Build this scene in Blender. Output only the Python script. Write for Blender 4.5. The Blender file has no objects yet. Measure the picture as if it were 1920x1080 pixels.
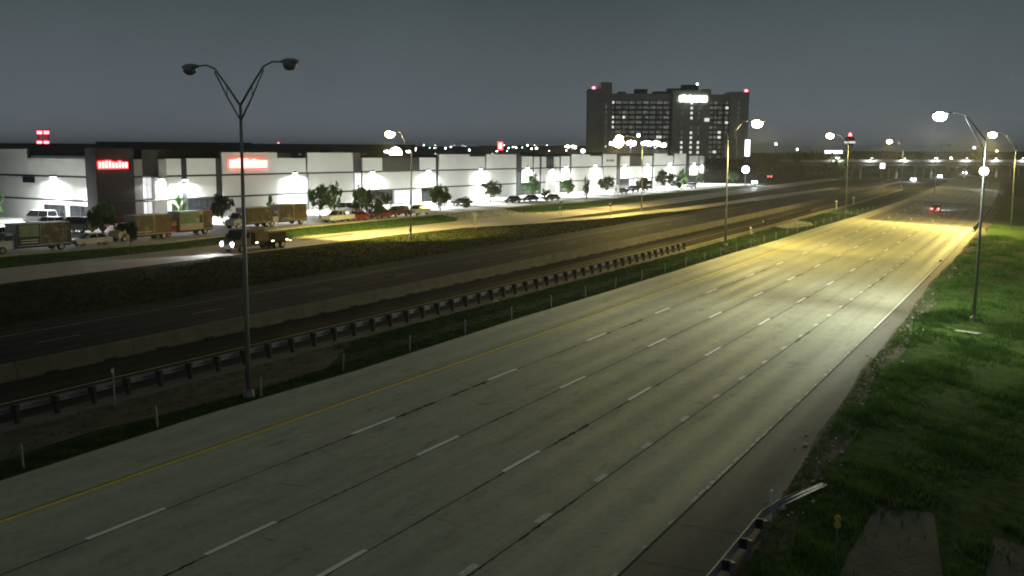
import bpy, math, random
import numpy as np
from mathutils import Vector, Matrix

random.seed(7); rng = np.random.default_rng(7)
R = math.radians
SC = bpy.context.scene
COL = SC.collection

# ------------------------------------------------------------------ camera
FPX = 1847.4248                       # focal length in pixels of a 1920 px wide frame
CAMH = 11.837
FW = Vector((0.8656719, 0.48157666, -0.13673358))
RT = Vector((0.48671342, -0.87354863, 0.0047794))
UP = Vector((0.11714178, 0.07068746, 0.99059633))
cd = bpy.data.cameras.new('camera')
cam = bpy.data.objects.new('camera', cd); COL.objects.link(cam)
cd.sensor_width = 36; cd.lens = FPX / 1920 * 36
cd.clip_start = 0.5; cd.clip_end = 20000
m = Matrix((RT, UP, -FW)).transposed().to_4x4()
m.translation = Vector((0, 0, CAMH))
cam.matrix_world = m
SC.camera = cam

# ------------------------------------------------------------------ sky: a night sky lit by the city
w = bpy.data.worlds.new('World'); SC.world = w; w.use_nodes = True
nt = w.node_tree; nt.nodes.clear()
out = nt.nodes.new('ShaderNodeOutputWorld'); bg = nt.nodes.new('ShaderNodeBackground')
sky = nt.nodes.new('ShaderNodeTexSky'); sky.sky_type = 'NISHITA'; sky.sun_disc = False
sky.sun_elevation = R(-9); sky.sun_rotation = R(70)
tc = nt.nodes.new('ShaderNodeTexCoord'); sep = nt.nodes.new('ShaderNodeSeparateXYZ')
ramp = nt.nodes.new('ShaderNodeValToRGB')
cr = ramp.color_ramp
cr.elements[0].position = 0.0; cr.elements[0].color = (.185, .208, .240, 1)
cr.elements[1].position = 1.0; cr.elements[1].color = (.066, .082, .080, 1)
for pos, c in ((.06, (.132, .160, .180, 1)), (.16, (.070, .094, .098, 1)), (.4, (.068, .086, .085, 1))):
    e = cr.elements.new(pos); e.color = c
ns = nt.nodes.new('ShaderNodeTexNoise'); ns.inputs['Scale'].default_value = 3.0; ns.inputs['Detail'].default_value = 5
mr = nt.nodes.new('ShaderNodeMapRange'); mr.inputs['From Min'].default_value = .3; mr.inputs['From Max'].default_value = .7; mr.inputs['To Min'].default_value = .86; mr.inputs['To Max'].default_value = 1.12
mul = nt.nodes.new('ShaderNodeVectorMath'); mul.operation = 'MULTIPLY'
scl = nt.nodes.new('ShaderNodeVectorMath'); scl.operation = 'SCALE'; scl.inputs['Scale'].default_value = .05
add = nt.nodes.new('ShaderNodeVectorMath'); add.operation = 'ADD'
L = nt.links.new
L(tc.outputs['Generated'], sep.inputs[0]); L(sep.outputs['Z'], ramp.inputs[0])
L(tc.outputs['Generated'], ns.inputs['Vector']); L(ns.outputs['Fac'], mr.inputs['Value'])
L(ramp.outputs['Color'], mul.inputs[0]); L(mr.outputs['Result'], mul.inputs[1])
L(sky.outputs['Color'], scl.inputs[0]); L(mul.outputs[0], add.inputs[0]); L(scl.outputs[0], add.inputs[1])
L(add.outputs[0], bg.inputs['Color']); bg.inputs['Strength'].default_value = 0.8
L(bg.outputs[0], out.inputs[0])

# ------------------------------------------------------------------ exposure and sampling
vs = SC.view_settings
vs.view_transform = 'Standard'; vs.look = 'None'; vs.exposure = 0; vs.gamma = 1; vs.use_curve_mapping = False
cy = SC.cycles
cy.use_denoising = True
try: cy.denoiser = 'OPENIMAGEDENOISE'
except Exception: pass
cy.max_bounces = 5; cy.diffuse_bounces = 3; cy.glossy_bounces = 3; cy.transmission_bounces = 4
cy.caustics_reflective = False; cy.caustics_refractive = False
cy.sample_clamp_indirect = 20; cy.sample_clamp_direct = 40
cy.filter_width = 1.9; cy.volume_bounces = 0

# ------------------------------------------------------------------ the lie of the land
# x runs along the highway away from the camera, "off" is the distance to the left of it
KC = 5.82e-5; BX = 0.055162; CX = 0.0013575
def cv(x): return KC * x * x if x < 450 else KC * 450 * 450 + 2 * KC * 450 * (x - 450)
def hd(x): return math.atan(2 * KC * min(x, 450))
def HZ(x, o): return BX * (max(-14, min(o, 32)) - 25.202) + CX * max(-100, min(x, 450))
def G(x, o, dz=0.0): return Vector((x, o + cv(x), HZ(x, o) + dz))
def GW(x, y, dz=0.0): return Vector((x, y, HZ(x, y - cv(x)) + dz))
def sight(u, v, d):
    """a point at the horizontal distance d in the direction of (u, v)"""
    r = FW + RT * ((u - 960) / FPX) + UP * ((540 - v) / FPX)
    return Vector((0, 0, CAMH)) + r * (d / math.hypot(r.x, r.y))

# ------------------------------------------------------------------ materials
MATS = {}
def mat(name, col, rough=.7, var=.25, scale=1.5, metal=0, emit=None, es=0, spec=.4, col2=None, bump=0, sample=True, uv=False):
    if name in MATS: return MATS[name]
    m = bpy.data.materials.new(name); m.use_nodes = True; MATS[name] = m
    n = m.node_tree.nodes; l = m.node_tree.links.new; b = n['Principled BSDF']
    b.inputs['Roughness'].default_value = rough; b.inputs['Metallic'].default_value = metal
    b.inputs['Specular IOR Level'].default_value = spec
    if var > 0:
        t = n.new('ShaderNodeTexCoord'); no = n.new('ShaderNodeTexNoise'); no.inputs['Scale'].default_value = scale
        no.inputs['Detail'].default_value = 6; no.inputs['Roughness'].default_value = .65
        l(t.outputs['Object'], no.inputs['Vector'])
        r = n.new('ShaderNodeValToRGB')
        c2 = col2 or tuple(min(1, c * (1 + var)) for c in col)
        c1 = tuple(c * (1 - var) for c in col)
        r.color_ramp.elements[0].position = .3; r.color_ramp.elements[0].color = (*c1, 1)
        r.color_ramp.elements[1].position = .72; r.color_ramp.elements[1].color = (*c2, 1)
        l(no.outputs['Fac'], r.inputs[0]); l(r.outputs[0], b.inputs['Base Color'])
        if bump:
            bu = n.new('ShaderNodeBump'); bu.inputs['Strength'].default_value = bump; bu.inputs['Distance'].default_value = .05
            n2 = n.new('ShaderNodeTexNoise'); n2.inputs['Scale'].default_value = scale * 8; n2.inputs['Detail'].default_value = 4
            l(t.outputs['Object'], n2.inputs['Vector']); l(n2.outputs['Fac'], bu.inputs['Height']); l(bu.outputs[0], b.inputs['Normal'])
    else:
        b.inputs['Base Color'].default_value = (*col, 1)
    if emit:
        b.inputs['Emission Color'].default_value = (*emit, 1); b.inputs['Emission Strength'].default_value = es
        if not sample: m.cycles.emission_sampling = 'NONE'
    return m

def road_mat(name, base, lane0, lw, tint=(1, 1, 1), rough=.62, track=.16, spec=.3):
    """concrete or asphalt: mottling, long streaks and worn wheel paths, in metres through the UV map (u along, v across)"""
    m = bpy.data.materials.new(name); m.use_nodes = True; MATS[name] = m
    n = m.node_tree.nodes; l = m.node_tree.links.new; b = n['Principled BSDF']
    uv = n.new('ShaderNodeUVMap'); uv.uv_map = 'm'
    def noise(sx, sy, det, rg=.6):
        mp = n.new('ShaderNodeMapping'); mp.inputs['Scale'].default_value = (sx, sy, 1); l(uv.outputs[0], mp.inputs[0])
        no = n.new('ShaderNodeTexNoise'); no.inputs['Scale'].default_value = 1; no.inputs['Detail'].default_value = det
        no.inputs['Roughness'].default_value = rg; l(mp.outputs[0], no.inputs['Vector']); return no.outputs['Fac']
    def math_(op, a, bb, c=None):
        k = n.new('ShaderNodeMath'); k.operation = op
        for i, v in enumerate((a, bb, c)):
            if v is None: continue
            if isinstance(v, (int, float)): k.inputs[i].default_value = v
            else: l(v, k.inputs[i])
        return k.outputs[0]
    big = noise(.06, .12, 4); fine = noise(3.5, 3.5, 5, .75); streak = noise(.025, 1.6, 4, .6); grit = noise(22, 22, 2, .8)
    sp = n.new('ShaderNodeSeparateXYZ'); l(uv.outputs[0], sp.inputs[0])
    # wheel paths: two to a lane
    ph = math_('MULTIPLY', math_('SUBTRACT', sp.outputs['Y'], lane0), 4 * math.pi / lw)
    wp = math_('MULTIPLY', math_('ADD', math_('COSINE', math_('ADD', ph, math.pi), 0), 1), .5)     # 1 in the wheel paths
    val = math_('ADD', .55, math_('MULTIPLY', big, .32))
    val = math_('ADD', val, math_('MULTIPLY', math_('SUBTRACT', fine, .5), .55))
    mid = noise(.7, .9, 5, .7); val = math_('ADD', val, math_('MULTIPLY', math_('SUBTRACT', mid, .5), .40))
    blot = noise(.35, 1.1, 3, .5); val = math_('SUBTRACT', val, math_('MULTIPLY', math_('MAXIMUM', math_('SUBTRACT', blot, .60), 0), 1.5))
    val = math_('ADD', val, math_('MULTIPLY', math_('SUBTRACT', streak, .5), .45))
    val = math_('ADD', val, math_('MULTIPLY', math_('SUBTRACT', grit, .5), .4))
    val = math_('ADD', val, math_('MULTIPLY', wp, track))
    mx = n.new('ShaderNodeVectorMath'); mx.operation = 'SCALE'
    mx.inputs[0].default_value = tuple(base[i] * tint[i] * 1.35 for i in range(3)); l(val, mx.inputs['Scale'])
    l(mx.outputs[0], b.inputs['Base Color'])
    rg = math_('SUBTRACT', rough + .08, math_('MULTIPLY', wp, .17)); rg = math_('ADD', rg, math_('MULTIPLY', math_('SUBTRACT', streak, .5), .2))
    l(rg, b.inputs['Roughness']); b.inputs['Specular IOR Level'].default_value = spec
    bu = n.new('ShaderNodeBump'); bu.inputs['Strength'].default_value = .25; bu.inputs['Distance'].default_value = .01
    l(grit, bu.inputs['Height']); l(bu.outputs[0], b.inputs['Normal'])
    return m

M_CONC = road_mat('highway_concrete', (.375, .368, .280), 10.8, 3.6, track=.05, rough=.68)
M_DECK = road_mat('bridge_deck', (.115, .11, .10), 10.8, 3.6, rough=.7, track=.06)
M_ASPH = road_mat('asphalt', (.018, .0175, .015), 49.0, 3.7, rough=.9, track=.05, spec=.08)
M_ASPH2 = road_mat('median_asphalt', (.030, .025, .020), 41.2, 3.7, rough=.9, track=.08, spec=.08)
M_SHLD = road_mat('shoulder_asphalt', (.125, .118, .10), 0, 6, rough=.8, track=0)
M_FRONT = road_mat('frontage_concrete', (.33, .29, .24), 79, 3.2, rough=.65, track=.1)
M_LOT = road_mat('lot_concrete', (.50, .49, .46), 97, 6, rough=.7, track=.0)
mat('joint_filler', (.009, .009, .008), .9, .3, 3)
mat('white_paint', (.90, .90, .86), .6, .12, 6)
mat('worn_white_paint', (.66, .66, .60), .7, .4, 9)
mat('faded_yellow', (.34, .29, .13), .8, .4, 5)
mat('faded_paint', (.20, .20, .18), .8, .5, 5)
mat('yellow_paint', (.78, .58, .08), .6, .2, 6)
mat('ground_grass', (.020, .032, .010), 1, .55, .35, spec=.02, col2=(.045, .048, .018), bump=.5)
mat('verge_grass', (.040, .085, .016), 1, .65, 1.6, spec=.02, col2=(.075, .125, .030), bump=1)
mat('median_turf', (.018, .040, .009), 1, .6, .9, spec=.02, col2=(.045, .075, .02), bump=1)
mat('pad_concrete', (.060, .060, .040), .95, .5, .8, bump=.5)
mat('dirt', (.10, .092, .060), 1, .5, 1.2, spec=.1, bump=.5)
mat('galvanized', (.30, .31, .31), .62, .3, 5, metal=.45)
mat('pole_steel', (.30, .31, .31), .5, .2, 2, metal=.6)
mat('dark_steel', (.05, .05, .055), .55, .3, 4, metal=.4)
mat('timber_block', (.055, .040, .030), .9, .4, 8)
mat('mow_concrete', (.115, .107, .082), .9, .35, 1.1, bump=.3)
mat('cable_steel', (.10, .10, .10), .6, .2, 5, metal=.3)
mat('concrete', (.36, .34, .30), .85, .25, 1.1, bump=.3)
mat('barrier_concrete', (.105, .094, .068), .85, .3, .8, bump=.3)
mat('slot_dark', (.012, .012, .012), .9, 0)
mat('white_plastic', (.88, .88, .85), .5, .1, 4)
mat('yellow_reflector', (.65, .52, .10), .4, .1, 4)
mat('wall_white', (.76, .76, .73), .85, .05, .35, col2=(.82, .82, .79))
mat('wall_grey', (.30, .30, .29), .85, .1, .5)
mat('wall_charcoal', (.026, .025, .028), .8, .2, .6)
mat('reveal_dark', (.022, .022, .026), .8, .2, 2)
mat('roof_dark', (.035, .035, .038), .9, .3, .4)
mat('glass_dark', (.012, .015, .018), .08, 0, spec=.6)
mat('frame_dark', (.03, .03, .035), .5, 0)
mat('frame_light', (.6, .6, .6), .5, 0)
mat('interior_lit', (.6, .6, .6), .8, .3, 1.2, emit=(.95, .96, 1), es=.75)
mat('wallpack_lens', (.9, .9, .9), .3, 0, emit=(.92, .96, 1.0), es=45, sample=False)
mat('sodium_lens', (.9, .8, .5), .3, 0, emit=(1, .82, .40), es=400, sample=False)
mat('led_lens', (.9, .9, .9), .3, 0, emit=(.85, .9, 1.0), es=250, sample=False)
mat('unlit_lens', (.25, .25, .22), .2, 0)
mat('far_white', (.9, .9, .9), .4, 0, emit=(.92, .96, 1.0), es=26, sample=False)
mat('far_warm', (.9, .8, .6), .4, 0, emit=(1, .82, .5), es=24, sample=False)
mat('far_green', (.7, .9, .8), .4, 0, emit=(.6, 1, .8), es=14, sample=False)
mat('far_red', (.9, .2, .2), .4, 0, emit=(1, .06, .09), es=22, sample=False)
mat('far_dim', (.6, .6, .6), .4, 0, emit=(.8, .9, 1), es=2.2, sample=False)
mat('sign_red', (.8, .1, .1), .4, 0, emit=(1, .018, .02), es=16)
mat('sign_core', (.9, .8, .7), .4, 0, emit=(1, .86, .74), es=2.2)
mat('sign_warm', (.9, .3, .2), .4, 0, emit=(1, .06, .035), es=9)
mat('sign_white', (.9, .9, .9), .4, 0, emit=(.88, 1, .93), es=9)
mat('sign_face_white', (.9, .9, .9), .4, 0, emit=(.92, .93, 1), es=3.2)
mat('tail_red', (.6, .03, .03), .3, 0, emit=(1, .03, .03), es=55)
mat('tail_off', (.25, .02, .02), .3, 0)
mat('head_on', (.9, .9, .9), .2, 0, emit=(.88, .94, 1), es=260, sample=False)
mat('head_warm', (.9, .9, .8), .2, 0, emit=(1, .82, .5), es=5, sample=False)
mat('head_off', (.55, .55, .55), .1, 0, spec=.7)
mat('tyre', (.012, .012, .012), .85, 0)
mat('rim', (.35, .35, .36), .35, 0, metal=.8)
mat('bark', (.09, .07, .05), .95, .4, 6)
mat('hotel_brick', (.37, .34, .30), .9, .15, .3)
mat('hotel_band', (.09, .088, .082), .85, .2, .5)
mat('hotel_fin', (.17, .16, .145), .85, .2, .5)
mat('win_dark', (.02, .025, .025), .12, 0, emit=(.75, .85, .75), es=.03)  # dark and dim panes glow faintly in place of reflected light
mat('win_dim', (.06, .06, .06), .3, 0, emit=(.8, .9, .78), es=.085, sample=False)
mat('win_mid', (.2, .2, .2), .3, 0, emit=(.9, .95, .85), es=.14, sample=False)
mat('win_lit', (.6, .6, .6), .3, 0, emit=(.96, 1, .92), es=1.6, sample=False)
mat('far_wall', (.06, .06, .062), .9, .2, .1)
mat('sign_back', (.10, .115, .09), .6, .2, 5)
mat('sign_red_sheet', (.30, .03, .035), .4, .1, 5)
mat('box_white', (.50, .49, .46), .5, .2, 1)
mat('box_brown', (.13, .065, .03), .5, .45, 1.3, col2=(.20, .12, .06))
mat('box_ochre', (.11, .075, .025), .5, .6, 1.1, col2=(.20, .16, .06))
mat('box_green', (.17, .27, .16), .5, .3, 1.2, col2=(.30, .42, .27))
def print_mat(name, stops, scale):
    m = mat(name, (.1, .1, .1), .5, .2, scale); r = [n for n in m.node_tree.nodes if n.type == 'VALTORGB'][0].color_ramp
    r.elements[0].position = stops[0][0]; r.elements[0].color = (*stops[0][1], 1); r.elements[1].position = stops[-1][0]; r.elements[1].color = (*stops[-1][1], 1)
    for p, c in stops[1:-1]: e = r.elements.new(p); e.color = (*c, 1)
    r.interpolation = 'CONSTANT' if name.endswith('sharp') else 'LINEAR'
print_mat('print_forest', ((.30, (.02, .016, .012)), (.42, (.09, .055, .02)), (.52, (.05, .06, .03)), (.58, (.15, .125, .075)), (.70, (.30, .28, .23))), 1.1)
print_mat('print_rust', ((.30, (.025, .015, .01)), (.45, (.10, .055, .025)), (.56, (.13, .085, .035)), (.62, (.12, .06, .04)), (.72, (.26, .19, .13))), .9)
mat('stripe_pink', (.62, .42, .40), .5, .1, 2)
mat('print_dark', (.04, .03, .03), .5, .2, 2)
for nme, c in dict(white=(.62, .62, .62), silver=(.35, .36, .37), grey=(.10, .105, .11), black=(.02, .02, .022), red=(.33, .02, .02),
                   maroon=(.11, .012, .014), blue=(.03, .05, .14), cream=(.50, .48, .34), navy=(.02, .025, .06), plum=(.15, .125, .125)).items():
    mat('paint_' + nme, c, .28, .05, 2, spec=.5)

def leaf_mat(name, c1, c2):
    m = bpy.data.materials.new(name); m.use_nodes = True; MATS[name] = m
    n = m.node_tree.nodes; l = m.node_tree.links.new; b = n['Principled BSDF']; b.inputs['Roughness'].default_value = .75
    b.inputs['Specular IOR Level'].default_value = .2
    g = n.new('ShaderNodeNewGeometry'); no = n.new('ShaderNodeTexNoise'); no.inputs['Scale'].default_value = .9; no.inputs['Detail'].default_value = 3
    l(g.outputs['Position'], no.inputs['Vector'])
    r = n.new('ShaderNodeValToRGB'); r.color_ramp.elements[0].position = .35; r.color_ramp.elements[1].position = .68
    r.color_ramp.elements[0].color = (*c1, 1); r.color_ramp.elements[1].color = (*c2, 1)
    l(no.outputs['Fac'], r.inputs[0]); l(r.outputs[0], b.inputs['Base Color'])
    tr = n.new('ShaderNodeBsdfTranslucent'); l(r.outputs[0], tr.inputs['Color'])
    mx = n.new('ShaderNodeMixShader'); mx.inputs[0].default_value = .3
    o = n['Material Output']; l(b.outputs[0], mx.inputs[1]); l(tr.outputs[0], mx.inputs[2]); l(mx.outputs[0], o.inputs[0])
    return m
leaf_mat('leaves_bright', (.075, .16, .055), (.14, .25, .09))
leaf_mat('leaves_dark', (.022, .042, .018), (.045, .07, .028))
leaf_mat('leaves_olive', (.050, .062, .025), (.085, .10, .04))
leaf_mat('grass_blade', (.050, .125, .018), (.135, .225, .05))
leaf_mat('dim_blade', (.016, .019, .006), (.038, .036, .012))  # brownish blades, darkened so the slope reads as unlit
leaf_mat('median_blade', (.022, .055, .010), (.060, .105, .022))

# ------------------------------------------------------------------ mesh helpers
class MB:
    def __init__(s): s.v = []; s.f = []; s.uv = None
    def add(s, vs, fs):
        k = len(s.v); s.v += [tuple(p) for p in vs]; s.f += [tuple(i + k for i in f) for f in fs]; return s
    def box(s, a, b, T=None):
        x0, y0, z0 = a; x1, y1, z1 = b
        v = [Vector(p) for p in ((x0, y0, z0), (x1, y0, z0), (x1, y1, z0), (x0, y1, z0), (x0, y0, z1), (x1, y0, z1), (x1, y1, z1), (x0, y1, z1))]
        if T: v = [T @ p for p in v]
        return s.add(v, [(0, 3, 2, 1), (4, 5, 6, 7), (0, 1, 5, 4), (1, 2, 6, 5), (2, 3, 7, 6), (3, 0, 4, 7)])
    def tube(s, pts, rad, n=8, cap=True):
        pts = [Vector(p) for p in pts]; rads = rad if isinstance(rad, (list, tuple)) else [rad] * len(pts)
        rings = []
        for i, p in enumerate(pts):
            d = (pts[min(i + 1, len(pts) - 1)] - pts[max(i - 1, 0)]).normalized()
            a = d.cross(Vector((0, 0, 1)) if abs(d.z) < .9 else Vector((1, 0, 0))).normalized(); b = d.cross(a)
            rings.append([p + (a * math.cos(2 * math.pi * j / n) + b * math.sin(2 * math.pi * j / n)) * rads[i] for j in range(n)])
        v = [q for r in rings for q in r]; f = []
        for i in range(len(pts) - 1):
            for j in range(n):
                f.append((i * n + j, i * n + (j + 1) % n, (i + 1) * n + (j + 1) % n, (i + 1) * n + j))
        if cap: f.append(tuple(range(n - 1, -1, -1))); f.append(tuple(range((len(pts) - 1) * n, len(pts) * n)))
        return s.add(v, f)
    def loft(s, rings, cap=True):
        n = len(rings[0]); v = [q for r in rings for q in r]; f = []
        for i in range(len(rings) - 1):
            for j in range(n):
                f.append((i * n + j, i * n + (j + 1) % n, (i + 1) * n + (j + 1) % n, (i + 1) * n + j))
        if cap: f.append(tuple(range(n - 1, -1, -1))); f.append(tuple(range((len(rings) - 1) * n, len(rings) * n)))
        return s.add(v, f)
    def cyl(s, c, axis, r, h, n=16):
        c = Vector(c); a = Vector(axis).normalized()
        return s.tube([c - a * h / 2, c + a * h / 2], r, n)
    def mesh(s, name, m):
        me = bpy.data.meshes.new(name); me.from_pydata(s.v, [], s.f); me.update()
        if m: me.materials.append(MATS[m] if isinstance(m, str) else m)
        return me
    def build(s, name, m, parent=None, smooth=False):
        o = bpy.data.objects.new(name, s.mesh(name, m)); COL.objects.link(o)
        if parent: o.parent = parent
        if smooth:
            for p in o.data.polygons: p.use_smooth = True
        return o

def tag(o, label=None, cat=None, group=None, kind=None):
    if label: o['label'] = label
    if cat: o['category'] = cat
    if group: o['group'] = group
    if kind: o['kind'] = kind
    return o
def empty(name, loc, rz=0, **kw):
    o = bpy.data.objects.new(name, None); COL.objects.link(o); o.location = loc; o.rotation_euler = (0, 0, rz); o.empty_display_size = .3
    return tag(o, **kw)
def inst(name, mesh, parent, loc=(0, 0, 0), rz=0, scale=None, m=None):
    o = bpy.data.objects.new(name, mesh); COL.objects.link(o); o.parent = parent; o.location = loc; o.rotation_euler = (0, 0, rz)
    if scale: o.scale = scale
    return o
def spot(name, parent, loc, aim, power, col, cone=150, blend=.5, r=.2):
    l = bpy.data.lights.new(name, 'SPOT'); l.energy = power; l.color = col; l.spot_size = R(cone); l.spot_blend = blend; l.shadow_soft_size = r
    o = bpy.data.objects.new(name, l); COL.objects.link(o)
    if parent: o.parent = parent
    o.location = loc; o.rotation_euler = Vector(aim).to_track_quat('-Z', 'Y').to_euler()
    return o

XS = [-150, -80] + list(range(-40, 450, 10)) + [450, 520, 650, 900, 1400, 2500, 5000, 9000]
def interp(t, x):
    if x <= t[0][0]: return t[0][1]
    for (a, p), (b, q) in zip(t, t[1:]):
        if x <= b: return p + (q - p) * (x - a) / (b - a)
    return t[-1][1]
def strip(name, o0, o1, x0, x1, dz, m, parent=None, div=1, extra=()):
    """a sheet laid along the road; o0 and o1 are offsets or tables of (x, offset)"""
    xs = sorted({x0, x1, *[x for x in XS if x0 < x < x1], *[x for x in extra if x0 < x < x1]})
    v, f, uv = [], [], []
    for x in xs:
        a = interp(o0, x) if isinstance(o0, (list, tuple)) else o0
        b = interp(o1, x) if isinstance(o1, (list, tuple)) else o1
        for j in range(div + 1):
            o = a + (b - a) * j / div
            v.append(tuple(G2(x, o, dz))); uv.append((x, o))
    n = div + 1
    for i in range(len(xs) - 1):
        for j in range(div):
            f.append((i * n + j, (i + 1) * n + j, (i + 1) * n + j + 1, i * n + j + 1))
    me = bpy.data.meshes.new(name); me.from_pydata(v, [], f); me.update()
    lay = me.uv_layers.new(name='m')
    for lp in me.loops: lay.data[lp.index].uv = uv[lp.vertex_index]
    me.materials.append(MATS[m] if isinstance(m, str) else m)
    o = bpy.data.objects.new(name, me); COL.objects.link(o)
    if parent: o.parent = parent
    return o
def G2(x, o, dz):
    """G on the same facets as the ground sheet, so that thin layers never cross"""
    i = 0
    while i < len(XS) - 2 and XS[i + 1] <= x: i += 1
    a, b = XS[i], XS[i + 1]; t = (x - a) / (b - a)
    c = cv(a) + (cv(b) - cv(a)) * t
    return Vector((x, o + c, HZ(x, o) + dz))

# ------------------------------------------------------------------ ground
OFFS = [-6000, -1500, -300, -60, -14, 0, 8, 32, 60, 100, 140, 300, 900, 3000, 8000]
v, f = [], []
for x in XS:
    for o in OFFS: v.append(tuple(G2(x, o, -.03)))
n = len(OFFS)
for i in range(len(XS) - 1):
    for j in range(n - 1): f.append((i * n + j, (i + 1) * n + j, (i + 1) * n + j + 1, i * n + j + 1))
mb = MB(); mb.v = v; mb.f = f
tag(mb.build('ground', 'ground_grass'), 'dark grassy ground reaching to the horizon', kind='structure')

# ------------------------------------------------------------------ our carriageway
EDGE_R, LN = 10.81, [14.47, 17.88, 21.54, 25.20, 28.61]
road = tag(strip('highway', 8.6, 31.9, -40, 480, .004, 'joint_filler'), 'pale concrete carriageway of the near side', kind='structure')
SHR = [(-40, 7.2), (31, 7.7), (39, 8.3), (47, 8.6), (59, 9.1), (80, 9.3), (104, 9.9), (126, 9.6), (160, 9.6), (480, 9.6)]
SHL = [(-40, 31.9), (20, 31.6), (27, 32.0), (42, 31.6), (57, 32.05), (69, 31.9), (90, 31.8), (106, 31.8), (126, 31.4), (151, 31.3), (185, 30.6), (244, 30.2), (480, 30)]
tag(strip('shoulder_pavement', SHR, EDGE_R - .06, -40, 480, .012, M_SHLD, road), 'darker asphalt shoulder beside the grass')
bounds = [EDGE_R] + LN
for a, b in zip(bounds, bounds[1:]):
    strip('lane_slab', a + .024, b - .024, -40, 182, .020, M_CONC, road, div=1)
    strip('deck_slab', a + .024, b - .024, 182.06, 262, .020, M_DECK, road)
    strip('lane_slab', a + .024, b - .024, 262.06, 480, .020, M_CONC, road)
strip('shoulder_slab', LN[-1] + .03, SHL, -40, 480, .020, M_CONC, road)

def mark(name, o, wdt, x0, x1, m, parent=road, dz=.026):
    return strip(name, o - wdt / 2, o + wdt / 2, x0, x1, dz, m, parent)
mark('edge_line', LN[-1] - .14, .19, -40, 330, 'yellow_paint')
for o, ph in ((LN[3], 18.94), (LN[2], 20.25), (LN[1], 20.2)):
    for i in range(-1, 23):
        x = ph + 12.19 * i
        d = {(LN[3], 1): .7, (LN[2], 1): -1.1, (LN[2], 2): -.4, (LN[1], 1): -.6}.get((o, i), random.uniform(-.15, .15))
        mark('lane_marking', o + .10, .185, x + d, x + d + 3.05, 'white_paint')
for i in range(-2, 22):
    x = 28.7 + 4.829 * i
    mark('dotted_marking', LN[0] + .18 + random.uniform(-.02, .02), .24, x - .5, x + random.uniform(.42, .55), 'worn_white_paint')
# the right edge line is worn into patches near the camera
x = -10
while x < 74:
    l = random.uniform(.25, 1.4) if 33 < x < 44 else random.uniform(.08, .5)
    mark('edge_line', EDGE_R + .09 + random.uniform(-.03, .03), random.uniform(.06, .13), x, x + l, 'worn_white_paint')
    x += l + (random.uniform(.06, .3) if 33 < x < 44 else random.uniform(.5, 2.6))
mark('edge_line', EDGE_R + .1, .12, 74, 330, 'worn_white_paint')
# opened joints and cracks, each a jagged dark sliver
def crack(x0, o0, x1, o1, wd):
    k = max(4, int(math.hypot(x1 - x0, o1 - o0) / .18)); A, B = [], []
    dx, do = x1 - x0, o1 - o0; q = math.hypot(dx, do); nx, no = -do / q, dx / q
    for i in range(k + 1):
        t = i / k; j = random.uniform(-.025, .025); ww = wd * random.uniform(.15, 1.1) * (1 if 0 < i < k else .1)
        x, o = x0 + dx * t + nx * j, o0 + do * t + no * j
        A.append(G2(x + nx * ww, o + no * ww, .0225)); B.append(G2(x - nx * ww, o - no * ww, .0225))
    mb = MB(); mb.add(A + B, [(i, i + 1, k + 2 + i, k + 1 + i) for i in range(k)])
    mb.build('crack', 'joint_filler', road)
for o in LN[:4]:
    x = 12.0
    while x < 120:
        l = random.uniform(1, 5)
        if random.random() < (.75 if o in LN[:3] else .5): crack(x, o, x + l, o + random.uniform(-.02, .02), random.choice((.025, .04, .06, .10)))
        x += l + random.uniform(.4, 3)
for x, a, b in ((25.8, 23.9, 22.6), (29.5, 25.1, 24.2), (22.0, 21.4, 20.6), (24.5, 18.6, 18.1), (40, 22.6, 22.1), (47.5, 17.4, 16.7), (33, 13.6, 13.0), (58, 20.4, 19.8)):
    crack(x, a, x + random.uniform(-.2, .6), b, .02)
cr_ = random.Random(21)
for i in range(46):
    ln = cr_.randrange(5); x = 16 + 80 * cr_.random() ** 1.3; o = ([EDGE_R] + LN)[ln] + cr_.uniform(.2, 2.2); l = cr_.uniform(.4, 1.6)
    crack(x, o, x + cr_.uniform(-.15, .25), min(o + l, LN[ln] - .05), cr_.uniform(.006, .02))
for x, o in ((31, 10.6), (37, 10.6), (44.6, 10.5), (27.5, 10.6)): crack(x, o, x + .5, o - 2.2, .02)

# ------------------------------------------------------------------ median, opposite carriageway, ramps and frontage road
tag(strip('median_grass', SHL, 37.0, -40, 330, .006, 'median_turf', div=3), 'strip of grass in the median', kind='structure')
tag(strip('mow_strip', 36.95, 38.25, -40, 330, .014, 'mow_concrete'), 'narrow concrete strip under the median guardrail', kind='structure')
tag(strip('dirt_patch', [(-40, 33.2), (18, 33.4), (26, 34.0), (33, 33.0), (40, 33.4), (46, 36.4)], 36.95, -40, 46, .011, 'dirt', extra=(18, 26, 33, 40)), 'bare dirt in the near left median', kind='structure')
med = tag(strip('median_pavement', 38.25, 45.2, -40, 420, .010, M_ASPH2), 'dark paved strip between guardrail and concrete barrier', kind='structure')
mark('edge_line', 41.2, .15, -40, 300, 'faded_yellow', med, .016)
mark('edge_line', 38.45, .14, 113, 210, 'yellow_paint', med, .016)
opp = tag(strip('opposite_carriageway', 45.2, 59.2, -40, 480, .008, M_ASPH), 'dark carriageway of the far side', kind='structure')
mark('edge_line', 48.6, .14, -40, 330, 'faded_paint', opp, .014)
mark('edge_line', 56.3, .14, -40, 330, 'faded_paint', opp, .014)
for i in range(-3, 28): mark('lane_marking', 52.7, .13, 36.6 + 12.19 * i, 39.65 + 12.19 * i, 'faded_paint', opp, .014)
FN = [(-60, 78.8), (110, 78.6), (125, 77.2), (137, 73.5), (149, 74.4), (168, 74.0), (200, 73), (260, 73), (345, 73), (480, 72)]
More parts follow.
